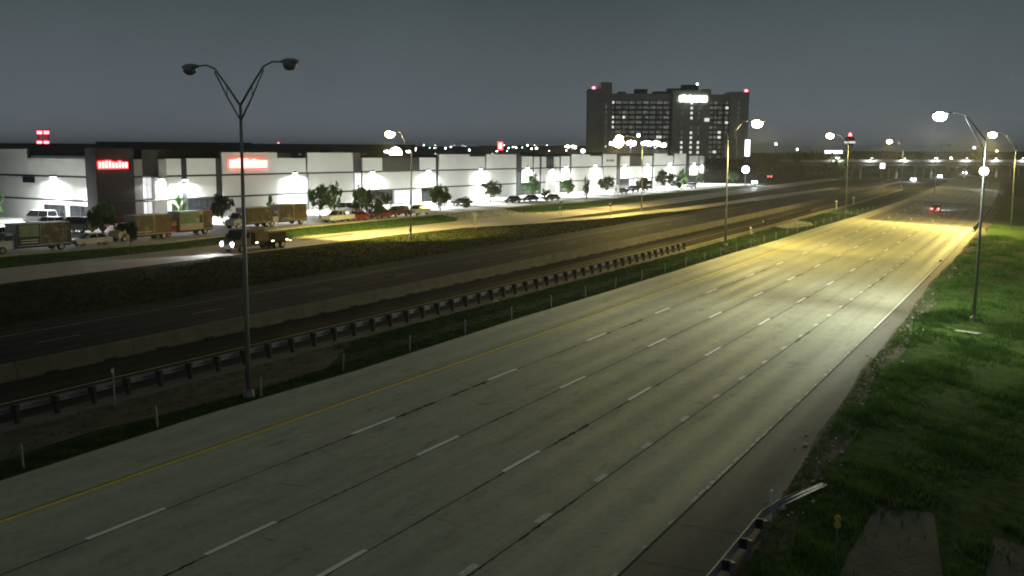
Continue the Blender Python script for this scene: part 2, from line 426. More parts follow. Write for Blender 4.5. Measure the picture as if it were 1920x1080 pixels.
FF = [(-60, 88.8), (86, 88.7), (103, 87.8), (122, 85.9), (141, 85.4), (166, 82.7), (200, 81.3), (252, 81.9), (345, 81.6), (480, 80)]
fr = tag(strip('frontage_road', FN, FF, -60, 480, .006, M_FRONT, extra=[p[0] for p in FN + FF]), 'pale two lane frontage road before the warehouse', kind='structure')
RL = [(128, 76.2), (138, 71.8), (147, 69.5), (156, 66.6), (171, 65.6), (181, 63.2), (209, 60.9), (240, 59.2), (293, 57.9), (330, 56)]
RU = [(128, 78.0), (138, 77.2), (145, 74.5), (152, 72.3), (160, 70.3), (177, 68.9), (191, 66.8), (224, 65.1), (264, 64.4), (310, 61), (330, 59.6)]
tag(strip('slip_road', RL, RU, 128, 330, .011, M_FRONT, extra=[p[0] for p in RL + RU]), 'pale slip road leaving the frontage road', kind='structure')
strip('asphalt_patch', 84.2, 84.9, 97, 108, .012, M_ASPH2, fr)
mark('lane_marking', 83.6, .12, 112, 300, 'yellow_paint', fr, .012)
FV = [(-60, 97.4), (66, 98.2), (84, 95.4), (112, 97.4), (122, 97.0), (159, 96.2), (186, 95.6), (202, 91.6), (241, 92.2), (280, 90.2), (323, 88.6), (360, 86)]
tag(strip('verge', [(x, o + .02) for x, o in FF], FV, -60, 360, .003, 'verge_grass', div=2, extra=[p[0] for p in FF + FV]), 'mown grass verge along the frontage road', kind='structure')
drv = MB(); drv.add([G2(136, 85.2, .016), G2(167, 82.2, .016), G2(163, 87.6, .016), G2(172, 96.4, .016), G2(150, 97.6, .016), G2(143, 89, .016)], [(0, 1, 2, 3, 4, 5)])
tag(drv.build('driveway', 'concrete'), 'pale driveway from frontage road into the parking lot', kind='structure')
lot = tag(strip('parking_lot', FV, 132, -60, 360, .009, M_LOT, div=2, extra=[p[0] for p in FV]), 'floodlit concrete parking lot before the warehouse', kind='structure')
tag(strip('side_yard', 132, 190, -60, 110, .009, M_LOT), 'floodlit concrete yard beside the warehouse', kind='structure')
kb = MB()
xs = list(range(-40, 150, 4)) + list(range(173, 350, 4))
for a, b in zip(xs, xs[1:]):
    if a < 150 < b: continue
    pa, pb = interp(FV, a), interp(FV, b)
    q = [G2(a, pa, 0), G2(a, pa + .2, 0), G2(b, pb + .2, 0), G2(b, pb, 0)]
    up = Vector((0, 0, .2)); kb.add(q + [p + up for p in q], [(4, 5, 6, 7), (0, 3, 7, 4), (1, 5, 6, 2), (0, 4, 5, 1), (3, 2, 6, 7)])
tag(kb.build('kerb', 'concrete'), 'low concrete kerb along the parking lot edge', kind='structure')
for i in range(26):          # painted bay lines in front of the building
    x = 124 + i * 8.2
    if x < 335: strip('bay_line', interp([(100, 118), (345, 104)], x), interp([(100, 123), (345, 109)], x), x, x + .12, .014, 'white_paint', lot)

# the right verge
vr = tag(strip('roadside_verge', -14, [(x, o + .05) for x, o in SHR], -40, 330, .004, 'verge_grass', div=6), 'rough green verge to the right of the highway', kind='structure')
strip('dirt_edge', [(x, o - .9 - .4 * math.sin(x * .3)) for x, o in [(t, interp(SHR, t)) for t in range(-40, 331, 5)]],
      [(t, interp(SHR, t) + .25 + .12 * math.sin(t * 1.7)) for t in range(-40, 331, 5)], -40, 330, .016, 'dirt', vr, extra=range(-40, 331, 5))
pad = MB(); q = [G2(37.2, 5.1, .03), G2(30.2, 5.2, .03), G2(24, 5.4, .03), G2(24, 2.6, .03), G2(31, 2.2, .03), G2(37.6, 3.2, .03)]
pad.add(q + [p - Vector((0, 0, .05)) for p in q], [(0, 1, 2, 3, 4, 5)] + [(i, i + 6, (i + 1) % 6 + 6, (i + 1) % 6) for i in range(6)])
pad.build('concrete_pad', 'pad_concrete', vr)
pad = MB(); q = [G2(36.6, 1.2, .03), G2(30, 1.2, .03), G2(24, 1.4, .03), G2(24, -5, .03), G2(35, -3.6, .03)]
pad.add(q + [p - Vector((0, 0, .05)) for p in q], [(0, 1, 2, 3, 4)] + [(i, i + 5, (i + 1) % 5 + 5, (i + 1) % 5) for i in range(5)])
pad.build('concrete_pad', 'pad_concrete', vr)
pad = MB(); q = [G2(149, 34.4, .12), G2(158, 32.4, .12), G2(164, 34.0, .12), G2(167, 37.0, .12), G2(152, 37.0, .12)]
pad.add(q + [p - Vector((0, 0, .16)) for p in q], [(0, 1, 2, 3, 4)] + [(i, i + 5, (i + 1) % 5 + 5, (i + 1) % 5) for i in range(5)])
tag(pad.build('concrete_apron', 'concrete'), 'low five sided concrete apron in the median grass', 'apron')

# ------------------------------------------------------------------ guardrails and barriers
post_me = MB().box((-.075, -.10, -.1), (.075, .10, .80)).mesh('post', 'timber_block')
block_me = MB().box((-.075, 0, -.18), (.075, .20, .18)).mesh('blockout', 'timber_block')
WB = [(0, -.155), (.04, -.13), (.085, -.10), (.085, -.055), (.04, -.03), (.01, 0), (.04, .03), (.085, .055), (.085, .10), (.04, .13), (0, .155)]
def wbeam(stations, side, name, parent, m='galvanized'):
    """stations: (point of the beam's back line, lean 0..1)"""
    rings = []
    for i, (p, s) in enumerate(stations):
        d = (stations[min(i + 1, len(stations) - 1)][0] - stations[max(i - 1, 0)][0]).normalized()
        nrm = Vector((-d.y, d.x, 0)).normalized() * side
        upv = Vector((0, 0, 1)) * (1 - s) + nrm * s
        a = [p + nrm * t[0] * (1 - s * .6) + upv * t[1] for t in WB]
        b = [q - nrm * .006 - Vector((0, 0, .003)) for q in reversed(a)]
        rings.append(a + b)
    return MB().loft(rings).build(name, m, parent)
spost_me = MB().box((-.05, -.07, -.1), (.05, .07, .74)).mesh('post', 'pole_steel')
sblock_me = MB().box((-.05, 0, -.17), (.05, .24, .17)).mesh('blockout', 'dark_steel')
def guardrail(label, o, x0, x1, side, step=1.905, ends=(), steel=False):
    root = empty('guardrail', G(x0, o), label=label, cat='guardrail')
    T = G(x0, o); x = x0; k = 0
    while x <= x1 + .01:
        p = inst('post', spost_me if steel else post_me, root, G(x, o) - T, hd(x)); p.rotation_euler = (random.uniform(-.02, .02), random.uniform(-.02, .02), hd(x))
        inst('blockout', sblock_me if steel else block_me, p, (0, .10 - .03 * steel if side > 0 else -.30, .60)); x += step; k += 1
    st = [(G(a, o + side * .31, .60) - T, 0) for a in np.arange(x0 - 1, x1 + 1.6, 3.8)]
    st += [(q - T, s) for q, s in ends]
    wbeam(st, side, 'rail', root)
    return root
guardrail('long median guardrail with timber posts, ending in the lit grass', 37.75, 17.5, 110.9, 1)
guardrail('short far guardrail with close posts beyond the concrete apron', 39.2, 155.5, 190, 1, 1.905)
g = guardrail('guardrail by the bottom edge beside the right shoulder, its end turned down to the ground', 7.75, 14.2, 31.4, 1, steel=True,
              ends=[(G(34.0, 7.62 + .25, .50), .25), (G(36.2, 7.4 + .15, .26), .6), (G(38.2, 7.2, .06), .95)])
# right guardrail far along the road
guardrail('distant guardrail bending along the right edge of the bridge deck', 10.2, 176, 330, 1, 3.81)

# cable barrier on the edge of our inner shoulder
cb = empty('cable_barrier', G(21.5, 32.15), label='row of slim posts with steel cables on the inner shoulder edge', cat='cable barrier')
cpost = MB().tube([(0, 0, -.1), (0, 0, .92)], [.05, .045], 8).mesh('post', 'pole_steel')
ccap = MB().box((-.058, -.025, .74), (-.045, .025, .82)).mesh('reflector', 'concrete')
T = G(21.5, 32.15); k = 0; x = 9.3
while x < 215:
    p = inst('post', cpost, cb, G(x, 32.15 - (0 if x < 110 else min(1.2, (x - 110) * .012))) - T); p.rotation_euler = (random.uniform(-.04, .04), random.uniform(-.04, .04), 0)
    inst('reflector', ccap, p); x += 6.1
for z in (.5, .62, .76):
    MB().tube([G(a, 32.15 - (0 if a < 110 else min(1.2, (a - 110) * .012)), z) - T for a in np.arange(6, 215, 6.1)], .007, 5).build('cable', 'cable_steel', cb)

# concrete barrier between the carriageways, cast in sections with drainage slots at its foot
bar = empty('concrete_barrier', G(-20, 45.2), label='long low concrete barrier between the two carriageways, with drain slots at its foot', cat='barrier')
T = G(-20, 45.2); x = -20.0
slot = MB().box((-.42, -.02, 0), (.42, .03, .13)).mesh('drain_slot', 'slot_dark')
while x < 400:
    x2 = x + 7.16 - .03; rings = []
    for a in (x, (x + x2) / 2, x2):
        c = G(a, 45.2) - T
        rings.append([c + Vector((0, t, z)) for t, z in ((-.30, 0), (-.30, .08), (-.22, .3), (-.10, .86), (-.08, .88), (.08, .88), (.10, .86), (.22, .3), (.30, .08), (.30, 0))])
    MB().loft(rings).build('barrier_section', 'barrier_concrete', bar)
    if x < 240:
        for a in (x + 1.9, x + 5.5): inst('drain_slot', slot, bar, G(a, 45.2 - .301) - T, hd(a))
    x += 7.16

# posts and small markers
def delineator(label, x, o, h, m='white_plastic', disc=None, r=.045):
    e = empty('delineator', G(x, o), label=label, cat='marker post')
    MB().tube([(0, 0, -.05), (0, 0, h)], r, 8).build('post', m, e)
    if disc:
        for z in disc:
            MB().cyl((-.04, 0, z), (1, 0, 0), .11, .03, 14).build('reflector', 'yellow_reflector', e)
    else:
        MB().box((-r * 1.3, -r * 1.5, h - .22), (-r * .9, r * 1.5, h - .05)).build('reflector', 'white_plastic', e)
    return e
delineator('white marker post at the end of the near right guardrail', 33.2, 8.05, 1.15, r=.05)
delineator('slim post with two yellow reflectors standing in the near right grass', 30.85, 5.38, 1.62, 'pole_steel', (1.36, 1.58), .028)
delineator('tall slim marker behind the guardrail at far left', 29.1, 36.6, 1.75, 'galvanized', r=.04)
delineator('short pale marker in the grass right of the median lamp post', 136.2, 36.6, 1.1, 'concrete', r=.09)
delineator('pale marker left of the far median lamp post base', 207.9, 37.6, 1.7, 'concrete', r=.14)
delineator('pale marker right of the far median lamp post base', 226.5, 37.1, 1.7, 'concrete', r=.14)
delineator('thin post on the bright verge between the two round signs', 163.5, 79.4, 1.3, 'pole_steel', r=.05)

# signs along the frontage road
def sign(name, label, x, o, h, kind):
    e = empty(name, G(x, o), -R(38), label=label, cat='sign')
    if kind == 'panel':
        for yy in (-.35, .35): MB().tube([(0.05, yy, -.1), (.05, yy, h)], .05, 8).build('post', 'pole_steel', e)
        MB().box((-.012, -.66, h - 1.85), (.0, .66, h)).build('panel', 'sign_back', e)
        for z in (h - 1.5, h - .4): MB().box((-.05, -.55, z - .03), (-.015, .55, z + .03)).build('brace', 'pole_steel', e)
    else:
        MB().tube([(.05, 0, -.1), (.05, 0, h)], .045, 8).build('post', 'pole_steel', e)
        MB().cyl((-.01, 0, h - .5), (1, 0, 0), .52, .02, 8 if kind == 'oct' else 24).build('panel', 'sign_back' if kind == 'oct' else 'sign_red_sheet', e)
        if kind == 'disc': MB().box((-.028, -.38, h - .58), (-.022, .38, h - .42)).build('bar', 'white_plastic', e)
    return e
sign('road_sign', 'grey green back of a tall panel sign by the frontage road', 125.5, 75.3, 2.35, 'panel')
sign('road_sign', 'dark octagonal sign back on a thin post at the slip road split', 157.6, 76.3, 2.7, 'oct')
sign('road_sign', 'round dark red sign with a pale bar on the slip road verge', 158.5, 67.2, 2.9, 'disc')

# ------------------------------------------------------------------ street lamps
SOD = (1.0, .79, .22); LEDC = (.92, 1.0, .82)
def cobra(root, p, d, lens, unlit=False, big=1.0):
    """a cobra head at p pointing along d (horizontal)"""
    d = Vector((d[0], d[1], 0)).normalized(); s = Vector((-d.y, d.x, 0)); rings = []
    for t, wd, zt, zb in ((-.25, .05, .05, -.03), (-.1, .10, .09, -.05), (.15, .19, .14, -.07), (.5, .20, .13, -.07), (.72, .14, .07, -.06), (.8, .06, .02, -.04)):
        c = p + d * t * big; wd *= big
        rings.append([c - s * wd + Vector((0, 0, zb)), c + s * wd + Vector((0, 0, zb)), c + s * wd * .8 + Vector((0, 0, zt * .6)), c + s * wd * .3 + Vector((0, 0, zt)), c - s * wd * .3 + Vector((0, 0, zt)), c - s * wd * .8 + Vector((0, 0, zt * .6))])
    h = MB().loft(rings).build('lamp_head', 'pole_steel', root, True)
    lr = []
    for z, k in ((.07, .35), (.03, .72), (-.06, .95), (-.16, 1.0), (-.27, .86), (-.35, .55), (-.385, .2)):
        lr.append([p + d * (.33 + .34 * k * math.cos(a)) * big + s * .30 * k * math.sin(a) * big + Vector((0, 0, z * big)) for a in [2 * math.pi * i / 14 for i in range(14)]])
    MB().loft(lr).build('lens', lens, h, True)
    return p + d * .33 * big
def lamp_post(label, base, top, head, lens, power, col, tilt=(0, 0, -1), cone=172, group=None, head2=None, r0=.13, big=1.5, blend=.35, lobes=(.75, .75)):
    root = empty('street_lamp', base, label=label, cat='street lamp', group=group)
    q = lambda p: Vector(p) - Vector(base)
    MB().tube([(0, 0, 0), (0, 0, .28)], [.28, .26], 12).build('foundation', 'concrete', root)
    MB().box((-.2, -.2, .28), (.2, .2, .32)).build('base_plate', 'pole_steel', root)
    t = q(top)
    MB().tube([(0, 0, .3), t * .5, t], [r0, r0 * .78, r0 * .55], 12).build('pole', 'pole_steel', root, True)
    for hh in [head] + ([head2] if head2 else []):
        h = q(hh); dirn = Vector((h.x - t.x, h.y - t.y, 0))
        dn = dirn.normalized(); L0 = dirn.length; hz = h.z - t.z
        pts = [t + dn * (L0 * f) + Vector((0, 0, hz * g)) for f, g in ((0, -.04), (.28, .47), (.55, .92), (.74, 1.02), (1, 1.0))]
        MB().tube(pts, [.06, .05, .045, .04, .035], 8).build('arm', 'pole_steel', root, True)
        pts2 = [t + dn * (L0 * f) + Vector((0, 0, hz * g)) for f, g in ((0, -.42), (.28, .18), (.55, .84))]
        MB().tube(pts2, [.045, .04, .035], 8).build('arm', 'pole_steel', root, True)
        b = (pts[1] + pts2[1]) / 2
        MB().tube([pts[1], pts2[1]], .025, 6).build('brace', 'pole_steel', root)
        c = cobra(root, h, dn, lens, big=big)
        if power:      # a long oval pool: one lobe straight down, one each way along the road
            lp = c + Vector((0, 0, -.48 * big))
            spot('lamp_light', root, lp, tilt, power * .30, col, cone, blend, .22)
            for s, k in ((1, lobes[0]), (-1, lobes[1])):
                if k: spot('lamp_light', root, lp, (s * 1.25, tilt[1] * 1.4, -1), power * k, col, 112, .9, .22)
    MB().box((-.12, r0 * .9, .9), (.12, r0 * .9 + .05, 1.3)).build('hand_hole_cover', 'pole_steel', root)
    return root
def at_off(x, o): return G(x, o)
B = G(33.4, 32.6); lamp_post('unlit twin arm lamp post rising tall at left, in the near median', B, B + Vector((0, -.05, 13.5)), B + Vector((0, 2.7, 15.25)), 'unlit_lens', 0, None, head2=B + Vector((0, -2.7, 15.25)), r0=.125, big=1.0)
B = GW(106.43, 74.49); lamp_post('lit yellow lamp on a post beside the frontage road, before the warehouse', B, Vector((106.43, 74.2, 12.1)), Vector((106.43, 77.0, 14.35)), 'sodium_lens', 170000, SOD, (.35, .22, -1), cone=104, big=1.95, lobes=(.06, .05))
B = GW(118.18, 35.77); lamp_post('lit yellow lamp on the median post, its arm over the near lanes', B, Vector((118.18, 35.9, 14.0)), Vector((118.18, 33.05, 15.6)), 'sodium_lens', 36000, SOD, (.28, -.3, -1), big=1.95, lobes=(.55, .25))
B = GW(178.85, 70.9); lamp_post('lit yellow lamp on a post between slip road and frontage road', B, Vector((178.85, 71.0, 14.2)), Vector((178.85, 75.2, 15.0)), 'sodium_lens', 42000, SOD, (-.2, -.1, -1), big=2.0)
B = GW(197.33, 36.26); lamp_post('lit yellow lamp on the far median post, its arm over the far carriageway', B, Vector((197.3, 36.4, 14.3)), Vector((197.3, 39.2, 15.5)), 'sodium_lens', 16000, SOD, (.1, .1, -1), big=2.1, lobes=(.4, .4))
B = GW(83.41, 5.37); lamp_post('lit white lamp on the near right verge post, arm over the edge of the road', B, Vector((83.41, 5.33, 12.9)), Vector((83.41, 8.2, 14.95)), 'led_lens', 24500, LEDC, (.25, .15, -1), cone=170, lobes=(.5, .55))
B = GW(188.35, 7.35); lamp_post('lit yellow lamp on the far right verge post', B, Vector((188.35, 7.45, 13.3)), Vector((188.35, 10.5, 15.4)), 'sodium_lens', 80000, SOD, (-.55, .35, -1), cone=150, big=2.1, lobes=(.08, .95))
B = GW(345.5, 46.4); lamp_post('small lit yellow lamp far down the median near the overpass', B, Vector((345.5, 46.4, 13.6)), Vector((345.5, 50.0, 16.2)), 'sodium_lens', 26000, SOD, big=2.6)
B = GW(300, 31.5); lamp_post('unlit thin lamp post far down the median by the overpass', B, B + Vector((0, 0, 12.4)), B + Vector((0, -2.5, 14)), 'unlit_lens', 0, None)
pb = MB(); pb.box((-.9, -.3, 0), (.9, .3, .05))
o = pb.build('concrete_slab', 'concrete'); o.location = G(77.6, 5.0, .03); o.rotation_euler = (0, 0, 1.25)
tag(o, 'pale concrete slab lying in the grass before the right lamp post', 'slab')
o = MB().loft([[Vector((x, y * k, z)) for x, y in ((-.35, -.12), (-.1, -.2), (.2, -.16), (.4, .02), (.15, .16), (-.25, .12))] for z, k in ((0, 1), (.10, .8), (.16, .3))]).build('tyre_scrap', 'tyre')
o.location = G(124.6, 11.05, .025); tag(o, 'dark scrap of tyre lying on the right edge line', 'debris')

# ------------------------------------------------------------------ the warehouse
ANG = math.atan(-.055)
wh = empty('warehouse', (103, 129.34, .55), ANG, label='long white and charcoal concrete warehouse behind the parking lot', cat='warehouse')
Z1, Z2, TL, TH = 3.27, 7.08, 9.95, 11.0        # reveal lines and the two parapet heights above its ground
LEN = 250.9
def wbox(name, a, b, m): return MB().box(a, b).build(name, m, wh)
wbox('core', (.6, .6, 0), (LEN - .3, 70, 9.2), 'wall_grey')
wbox('roof', (.5, 1.0, 9.2), (LEN - .2, 69, 9.35), 'roof_dark')
def panel(x0, x1, y, top, m='wall_white', z0=0.0, tiers=True, th=.5):
    """tilt-up wall panels in three tiers with dark recessed reveals between them"""
    g = .16
    rows = [(z0, Z1 - g), (Z1 + g, Z2 - g), (Z2 + g, top)] if tiers else [(z0, top)]
    for a, b in rows:
        if b - a < .1 or a < z0 - .01: continue
        wbox('wall_panel', (x0 + .02, y, a), (x1 - .02, y + th, b), m)
    if tiers:
        wbox('reveal', (x0 + .02, y + .10, z0), (x1 - .02, y + th + .06, top - .05), 'reveal_dark')
# front, from its near corner on; y < 0 stands proud of the wall line
wbox('tower_panel', (-1.7, -.5, 0), (5.0, .6, 11.6), 'wall_charcoal')
wbox('tower_panel', (-1.7, .62, 0), (-1.2, 2.2, 11.6), 'wall_charcoal')
wbox('canopy', (-1.9, -1.6, 3.2), (6.0, -.52, 3.4), 'reveal_dark')
panel(5.05, 6.8, -.2, 9.85, 'wall_grey')
wbox('upper_panel', (6.82, -.1, Z2 + .1), (9.9, .5, 11.4), 'wall_charcoal')
panel(9.92, 11.5, -.15, 9.85, 'wall_grey', Z2 - .05, False)
panel(11.5, 14.6, 0, 9.9); wbox('pilaster', (14.62, .15, 0), (15.68, .6, 9.85), 'wall_charcoal')
panel(15.7, 21.9, 0, TL, z0=Z1); wbox('pilaster', (21.92, .1, 0), (23.18, .6, 9.9), 'wall_charcoal')
panel(23.2, 36.3, -.1, TH); panel(36.3, 44.3, .4, TL); panel(44.3, 57.3, -.1, TH)
wbox('pilaster', (57.32, .3, Z2), (60.18, .7, 9.9), 'wall_charcoal')
wbox('upper_wall', (57.3, 2.5, 9.4), (62.5, 2.9, 11.0), 'wall_white')
panel(60.2, 66.5, -.05, TL, z0=Z1); wbox('upper_panel', (66.52, .05, Z2 + .02), (79.38, .6, 9.9), 'wall_charcoal')
wbox('wall_band', (66.52, -.05, Z1 + .1), (79.38, .5, Z2 - .12), 'wall_white'); wbox('reveal', (66.52, .1, Z1 - .1), (79.38, .58, Z1 + .1), 'reveal_dark')
panel(79.4, 85.3, -.05, TL, z0=Z1); wbox('pilaster', (85.32, .1, 0), (86.48, .6, 9.9), 'wall_charcoal')
panel(86.5, 98.7, -.1, TH - .3); panel(98.7, 106.0, .4, TL + .2); panel(106.0, 119.6, -.1, TH - .3)
wbox('pilaster', (119.62, .1, 0), (122.38, .6, 10.2), 'wall_charcoal')
panel(122.4, 127.8, -.05, TL + .2, z0=Z1); wbox('pilaster', (127.82, .1, 0), (128.6, .6, 10.1), 'wall_charcoal')
panel(128.62, 131.5, -.02, TL + .1, z0=Z1); wbox('pilaster', (131.52, .1, 0), (132.5, .6, 10.1), 'wall_charcoal')
panel(132.52, 135, -.02, TL + .1); wbox('upper_panel', (135.02, .05, Z2), (139, .55, 10.0), 'wall_charcoal'); panel(139.02, 142.2, -.02, TL + .1)
wbox('pilaster', (142.22, .1, 0), (142.98, .6, 10.1), 'wall_charcoal'); panel(143, 148.0, -.05, TL + .2, z0=Z1)
wbox('pilaster', (148.02, .1, 0), (148.98, .6, 10.1), 'wall_charcoal')
panel(149, 159.9, -.1, TH - .3); panel(159.9, 168.3, .4, TL + .3); panel(168.3, 177.3, -.1, TH - .2)
wbox('pilaster', (177.32, .1, 0), (180.18, .6, 10.2), 'wall_charcoal')
panel(180.2, 186.6, -.05, TL + .3, z0=Z1); wbox('upper_panel', (186.62, .05, Z2 + .02), (196.48, .6, 10.2), 'wall_charcoal')
wbox('wall_band', (186.62, -.05, Z1 + .1), (196.48, .5, Z2 - .12), 'wall_white')
panel(196.5, 203.6, -.05, TL + .3, z0=Z1); wbox('pilaster', (203.62, .1, 0), (204.88, .6, 10.2), 'wall_charcoal')
panel(204.9, 215.8, -.1, TH); panel(215.8, 221.7, .4, TL + .3); panel(221.7, 232.1, -.1, TH)
wbox('pilaster', (232.12, .1, 0), (235.58, .6, 10.3), 'wall_charcoal')
panel(235.6, 243.6, -.05, TL + .3, z0=Z1); wbox('pilaster', (243.62, .1, 0), (244.68, .6, 10.3), 'wall_charcoal')
panel(244.7, 249.6, -.05, TL + .3); wbox('pilaster', (249.62, -.1, 0), (250.9, .6, 10.4), 'wall_charcoal')
wbox('end_wall', (LEN - .28, .62, 0), (LEN, 70, 9.9), 'wall_charcoal')
# dark set-back parapets seen over the lower wall tops
wbox('parapet', (1.2, 2.3, 9.4), (24.0, 2.7, 11.35), 'wall_charcoal'); wbox('parapet', (1.0, 2.72, 9.4), (1.4, 21.0, 11.2), 'wall_charcoal')
wbox('parapet', (36.5, 4.0, 9.4), (44.0, 4.3, 10.9), 'wall_grey'); wbox('parapet', (58, 6, 9.4), (119, 6.3, 10.55), 'roof_dark'); wbox('parapet', (120, 5, 9.4), (249, 5.3, 10.75), 'roof_dark')
for x0, x1, y, z in ((10, 14, 12, 11.3), (28, 33, 16, 11.6), (66, 73, 14, 11.6), (52, 56, 20, 11.2), (150, 155, 15, 11.2), (190, 196, 14, 11.3)):
    wbox('rooftop_unit', (x0, y, 9.35), (x1, y + 3, z), 'wall_charcoal')
# side wall
def spanel(y0, y1, top):
    g = .16
    for a, b in ((0, Z1 - g), (Z1 + g, Z2 - g), (Z2 + g, top)): wbox('wall_panel', (0, y0 + .02, a), (.5, y1 - .02, b), 'wall_white')
    wbox('reveal', (.10, y0 + .02, 0), (.56, y1 - .02, top - .05), 'reveal_dark')
spanel(2.3, 9.6, 9.95); spanel(9.6, 17.0, 9.95); spanel(17.0, 20.3, 9.95); spanel(20.3, 30, 11.4); spanel(30, 40, 11.4); spanel(40, 55, 11.4); spanel(55, 70, 11.4)
wbox('parapet', (.7, 2.6, 9.4), (.95, 20.2, 10.35), 'wall_white')
def window(x0, x1, z0, z1, y=-.1, lit=False, cols=2, rows=1, side=False, fm='frame_dark'):
    """glazing with its frame bars, set just proud of the wall behind"""
    bx = (lambda a, b: MB().box((a[1], a[0], a[2]), (b[1], b[0], b[2]))) if side else (lambda a, b: MB().box(a, b))
    f = bx((x0, y, z0), (x1, y + .06, z1)).build('window', 'interior_lit' if lit else 'glass_dark', wh)
    for i in range(cols + 1):
        x = x0 + (x1 - x0 - .07) * i / cols; bx((x, y - .05, z0), (x + .07, y + .012, z1)).build('mullion', fm, f)
    for i in range(rows + 1):
        z = z0 + (z1 - z0 - .07) * i / rows; bx((x0 + .01, y - .042, z), (x1 - .01, y + .01, z + .07)).build('transom', fm, f)
    return f
window(18.3, 21.6, 5.9, 6.9, -.07, cols=3, side=True)
window(3.7, 9.1, .2, 2.5, -.07, cols=4, rows=2, side=True); window(10.5, 16.0, .2, 2.5, -.07, cols=4, rows=2, side=True)
window(6.85, 8.75, 3.55, 6.95, .2, True, 2, 3, fm='frame_light'); window(6.85, 8.75, 0, 3.05, .2, True, 2, 1)
wbox('entry_wall', (8.8, -.6, 0), (11.0, .1, 6.9), 'wall_white'); wbox('canopy', (6.6, -1.7, 3.1), (11.2, -.62, 3.35), 'frame_light')
window(15.75, 21.85, .1, 3.15, .1, False, 5, 2)
window(58.0, 60.1, 3.6, 6.9, .25, True, 2, 2); window(57.6, 70, .1, 3.05, .2, False, 9, 2); window(70.5, 76.0, .1, 3.05, .1, True, 4, 2)
wbox('entry_wall', (76.1, -.5, 0), (79.3, .2, 3.1), 'wall_white'); window(79.5, 85.2, .1, 3.1, .2, False, 4, 2)
window(122.5, 131.4, .1, 3.1, .2, False, 6, 2); wbox('entry_wall', (134.9, -.7, 0), (139.1, .04, 6.9), 'wall_white'); window(143.1, 148, .1, 3.1, .2, False, 4, 2)
window(180.3, 186.5, .1, 3.1, .2, False, 4, 2); window(187, 190, .1, 3.0, .15, True, 2, 2); wbox('entry_wall', (190.5, -.5, 0), (194, .2, 3.1), 'wall_white'); window(194.3, 203.5, .1, 3.1, .2, False, 5, 2)
window(235.7, 243.5, .1, 3.1, .2, False, 4, 2)
wbox('downspout', (44.05, -.22, 0), (44.25, -.11, 7.0), 'reveal_dark'); wbox('downspout', (168.05, -.25, 0), (168.25, -.11, 7.0), 'reveal_dark')
for x in (170.6, 172.0, 173.4, 174.6): wbox('wall_letter', (x, -.16, 8.6), (x + .9, -.11, 9.2), 'print_dark')
# wall lamps that flood wall and lot
def wallpack(x, y, z, wall=1.0, flood=1.0, side=False):
    c = (lambda a, b, cc: Vector((b, a, cc))) if side else (lambda a, b, cc: Vector((a, b, cc)))
    h = MB(); p0, p1 = c(x - .35, y - .45, z), c(x + .35, y, z + .35)
    h.box([min(a, b) for a, b in zip(p0, p1)], [max(a, b) for a, b in zip(p0, p1)])
    hb = h.build('wall_lamp', 'dark_steel', wh)
    p0, p1 = c(x - .32, y - .47, z - .10), c(x + .32, y - .03, z - .005)
    MB().box([min(a, b) for a, b in zip(p0, p1)], [max(a, b) for a, b in zip(p0, p1)]).build('lens', 'wallpack_lens', hb)
    outw = Vector((-1, 0, 0)) if side else Vector((0, -1, 0))
    spot('wall_light', hb, c(x, y - .75, z - .25), Vector((0, 0, -1)) + outw * .25, 2900 * wall, (.93, .97, 1.0), 172, .25, .12)
    spot('flood_light', hb, c(x, y - .8, z - .2), Vector((0, 0, -1)) + (Vector((-.75, -1.0, 0)) if side else outw * 1.12), (120000 if side else 76000) * flood, (.95, 1.0, .96), 62, .25, .25)
    spot('flood_light', hb, c(x, y - .8, z - .2), Vector((0, 0, -1)) + outw * .3, 11000 * flood, (.95, 1.0, .96), 130, .5, .25)
for x, z, y, a, b in ((15.15, 6.4, .1, .9, .6), (41.1, 7.1, .4, 1.5, 1), (63.1, 7.05, -.05, 1.3, 1), (82.3, 7.05, -.05, 1.2, 1), (103.9, 7.1, .4, 1.5, 1), (125.0, 7.2, -.05, 1.3, 1),
                   (145.5, 7.3, -.05, 1.3, 1), (163.9, 7.5, .4, 1.5, 1), (183, 7.5, -.05, 1.3, 1), (200, 7.5, -.05, 1.3, 1), (218.8, 7.5, .4, 1.5, 1), (239.6, 7.5, -.05, 1.3, 1)):
    wallpack(x, y, z, a, b)
wallpack(12.9, 0, 6.95, 1.2, .8, True); wallpack(2.6, 0, 6.2, .7, 1.0, True)
for x, y, z in ((9.9, -.62, 6.6), (77.7, -.52, 2.9), (137, -.72, 6.6), (247, -.07, 7.0)):
    hb = wbox('entry_lamp', (x - .3, y - .35, z), (x + .3, y - .02, z + .15), 'dark_steel')
    MB().box((x - .27, y - .33, z - .06), (x + .27, y - .05, z - .004)).build('lens', 'wallpack_lens', hb)
    spot('entry_light', hb, (x, y - .6, z - .15), (0, -.15, -1), 1500, (.95, .98, 1), 172, .2, .12)
